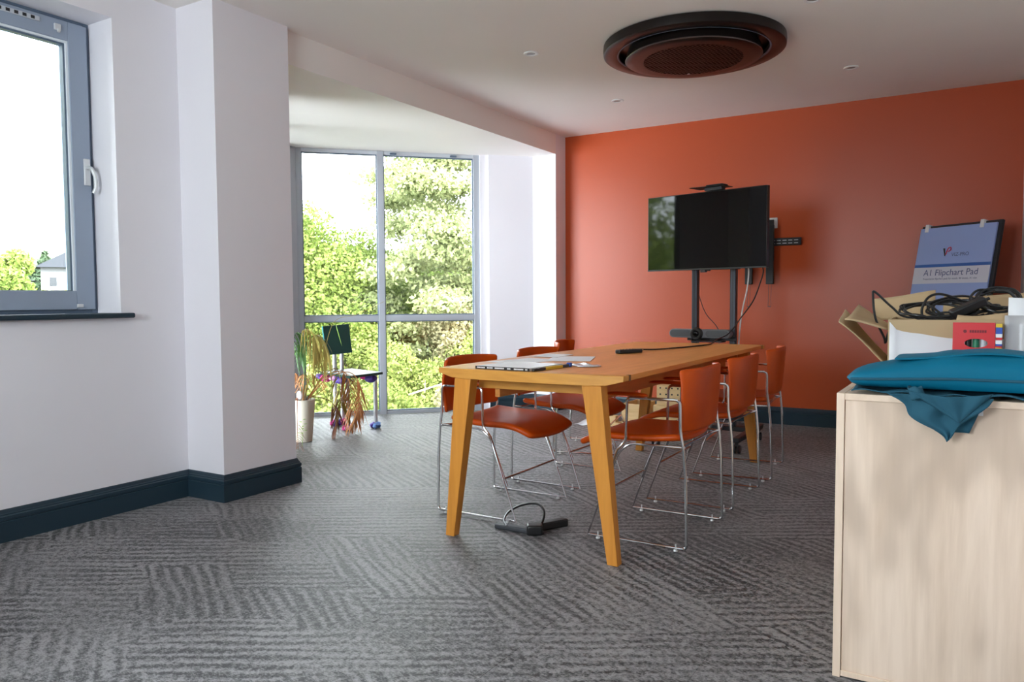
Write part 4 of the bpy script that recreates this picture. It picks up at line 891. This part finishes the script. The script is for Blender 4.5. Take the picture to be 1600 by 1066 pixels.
def crown(cx,cy,cz,r,h,k,br,seed):
    q=np.random.default_rng(seed); o=[]
    for i in range(k):
        d=q.normal(size=3); d/=np.linalg.norm(d); rr=q.random()**.4; o.append((cx+d[0]*r*rr,cy+d[1]*r*rr,cz+d[2]*h*rr,br*(.6+.7*q.random())))
    return o
G='trees and shrubs outside the bay window'
tree('broadleaf_tree','bright lime green broadleaf tree outside the left pane of the bay window',-11.3,11.0,crown(-11.35,11.05,.6,1.9,2.0,30,.75,4),LEAF1,110000,.038,G)
tree('broadleaf_tree','lower lime green tree between the bay mullion and the tall pine',-12.6,15.0,crown(-12.3,15.3,.1,1.8,2.0,24,.8,8),LEAF1,60000,.045,G)
# pine: tiers of flat pads along the trunk
px_,py_=-8.55,12.9; q=np.random.default_rng(12); pb_=[]
for k in range(20):
    z=-2.0+k*.42; rr=(2.5-.55*abs(z-1.0)/3.5)*(1 if z<4.6 else .8)
    for j in range(11):
        a=q.random()*6.28; r2=rr*(.35+.6*q.random()); pb_.append((px_+r2*math.cos(a),py_+r2*math.sin(a),z+.3*(q.random()-.3),.55+.25*q.random(),.55+.25*q.random(),.20+.10*q.random()))
tree('pine_tree','tall pale green pine tree filling the right pane of the bay window',px_,py_,pb_,LEAF2,200000,.042,G,.17,shell=.15,branches=False)
tree('broadleaf_tree','broad green tree standing south of the bay, seen only mirrored in the television',-12.5,-1.0,crown(-12.3,-.8,2.2,3.0,3.8,40,1.0,21),LEAF1,40000,.07,None,.2)
tree('broadleaf_tree','dense green tree west of the bay, seen only mirrored in the television',-14.5,2.6,crown(-14.5,2.4,2.0,2.8,3.8,40,1.0,22),LEAF3,40000,.07,None,.2)
sh=[(-7.6,7.4,.9,-1.2,LEAF3),(-8.6,8.6,1.0,-.75,LEAF3),(-7.1,8.7,.9,-.9,LEAF3),(-7.9,9.9,1.0,-.35,LEAF3),(-6.6,9.5,.8,-.5,LEAF4),(-9.8,8.6,1.0,-.6,LEAF3),(-9.6,10.2,1.0,-.2,LEAF3),(-6.2,10.4,.9,-.1,LEAF3),(-7.0,11.0,1.0,.1,LEAF3),(-8.2,11.4,1.0,.2,LEAF4),(-10.8,9.6,1.0,-.2,LEAF3),(-5.4,9.0,.8,-.8,LEAF3),(-6.6,7.9,.7,-1.5,LEAF4),(-5.8,11.6,1.0,.3,LEAF3)]
words=['low leafy green shrub nearest the bay window','full green shrub left of the bay mullion','yellow green shrub in front of the pine','tall green shrub beside the pine trunk','dry straw coloured shrub at the lower right pane','green shrub at the far left of the bay view','large green shrub below the broadleaf tree','green shrub at the right edge of the pane','dense green shrub under the pine','straw tinged shrub at the foot of the pine','green shrub behind the painted chair','small green shrub low in the right pane','dry low shrub close to the glass','green shrub far right beneath the pine']
for i,(x,y,r,zc,mt) in enumerate(sh):
    tree('shrub',words[i],x,y,crown(x,y,zc,r*.75,r*.55,10,r*.45,40+i),mt,14000,.032,G,.04,'shrub')
# bare sticks on the bank
q=np.random.default_rng(2)
TWIG=mat('bleached_twig',(.36,.26,.20),.8)
for (x,y,z,a,l),lab in zip([(-6.9,8.6,-.30,.35,1.3),(-6.55,9.2,-.12,.75,1.2),(-6.2,9.0,-.45,-.25,1.0)],['longest bleached bare branch, left of three over the shrubs outside the right pane','bleached bare branch lying highest of the three over the shrubs outside','short bleached bare branch lowest and rightmost over the shrubs outside']):
    m=MB(); P0=Vector((0,0,0)); P1=Vector((l*math.cos(a),l*math.sin(a)*.6,.22)); m.tube(spline([P0,P0.lerp(P1,.5)+Vector((0,0,.08)),P1],5),.014,6,r1=.005)
    for j in range(4): s_=P0.lerp(P1,.2+.2*j); m.tube([s_,s_+Vector((.15*q.random(),.2*(q.random()-.5),.22*q.random()))],.006,5,r1=.002)
    o=m.build('fallen_branch',TWIG); o.location=(x,y,z); tag(o,lab,'branch','bare branches outside')
# beyond the left window
tree('broadleaf_tree','round pale green tree outside the casement window',-41.5,20.0,crown(-41.2,19.3,1.9,2.0,1.6,22,.8,9),LEAF1,26000,.12,None,.25)
tree('conifer','small dark pointed conifer behind the white house',-66.0,35.0,[(-66,35,2.4,1.5,1.5,1.0),(-66,35,3.3,1.05,1.05,.9),(-66,35,4.1,.6,.6,.8),(-66.9,34.1,2.4,1.0,1.0,1.0),(-66,35,4.7,.25,.25,.6)],LEAFD,9000,.13,None,.2)
for i,(x,y,r) in enumerate([(-44,22.6,1.0),(-44.5,24.2,.9),(-45,21.2,1.1),(-46,26,.9)]): tree('hedge_shrub',['yellow green hedge bush left of the white house','hedge bush in front of the house wall','hedge bush under the round tree','hedge bush at the right of the house front'][i],x,y,crown(x,y,1.1,r,.45,8,.45,70+i),LEAF3,5000,.10,'hedge bushes outside the casement window',.06,'shrub')
HW_=mat('pale_render',(.085,.087,.092),.8); ROOF=mat('slate_roof',(.016,.018,.022),.8,0,.1); WIN=mat('dark_window_pane',(.012,.014,.018),.3); BRICK=mat('pinkish_brick',(.11,.07,.06),.8)
def house(lab,x,y,rz,w_,d_,zb,h_,rh,wins):
    h=thing('house',lab,'house',(x,y,zb),R(rz))
    wl=MB().box(-w_/2,-d_/2,-2,w_/2,d_/2,h_).build('walls',HW_,h)
    e=.35; m=MB(); m.add([(-w_/2-e,-d_/2-e,h_),(w_/2+e,-d_/2-e,h_),(w_/2+e,d_/2+e,h_),(-w_/2-e,d_/2+e,h_),(-w_/2+d_/2,0,h_+rh),(w_/2-d_/2,0,h_+rh)],[(0,1,5,4),(2,3,4,5),(1,2,5),(3,0,4),(3,2,1,0)]); m.build('roof',ROOF,h,smooth=False)
    for k,(wx,wz) in enumerate(wins):
        f=MB().box(wx-.28,-d_/2-.06,wz-.36,wx+.28,-d_/2-.001,wz+.36).build('window',WHITEP,h); MB().box(wx-.22,-d_/2-.075,wz-.30,wx+.22,-d_/2-.062,wz+.30).build('pane',WIN,f)
    MB().box(-w_/2-.02,-d_/2-.05,-2,w_/2+.02,-d_/2-.002,.35).build('plinth',BRICK,h)
    return h
ha=62
house('white house with grey hipped roof, taller block at the right of the casement view',-53.2,30.4,ha,4.4,3.0,1.2,2.15,1.1,[(-1.5,1.2),(-.4,1.2)])
house('low white annexe with grey roof left of the taller house',-55.4,26.2,ha,3.8,2.6,1.2,1.25,.5,[(.2,.75),(1.1,.75)])
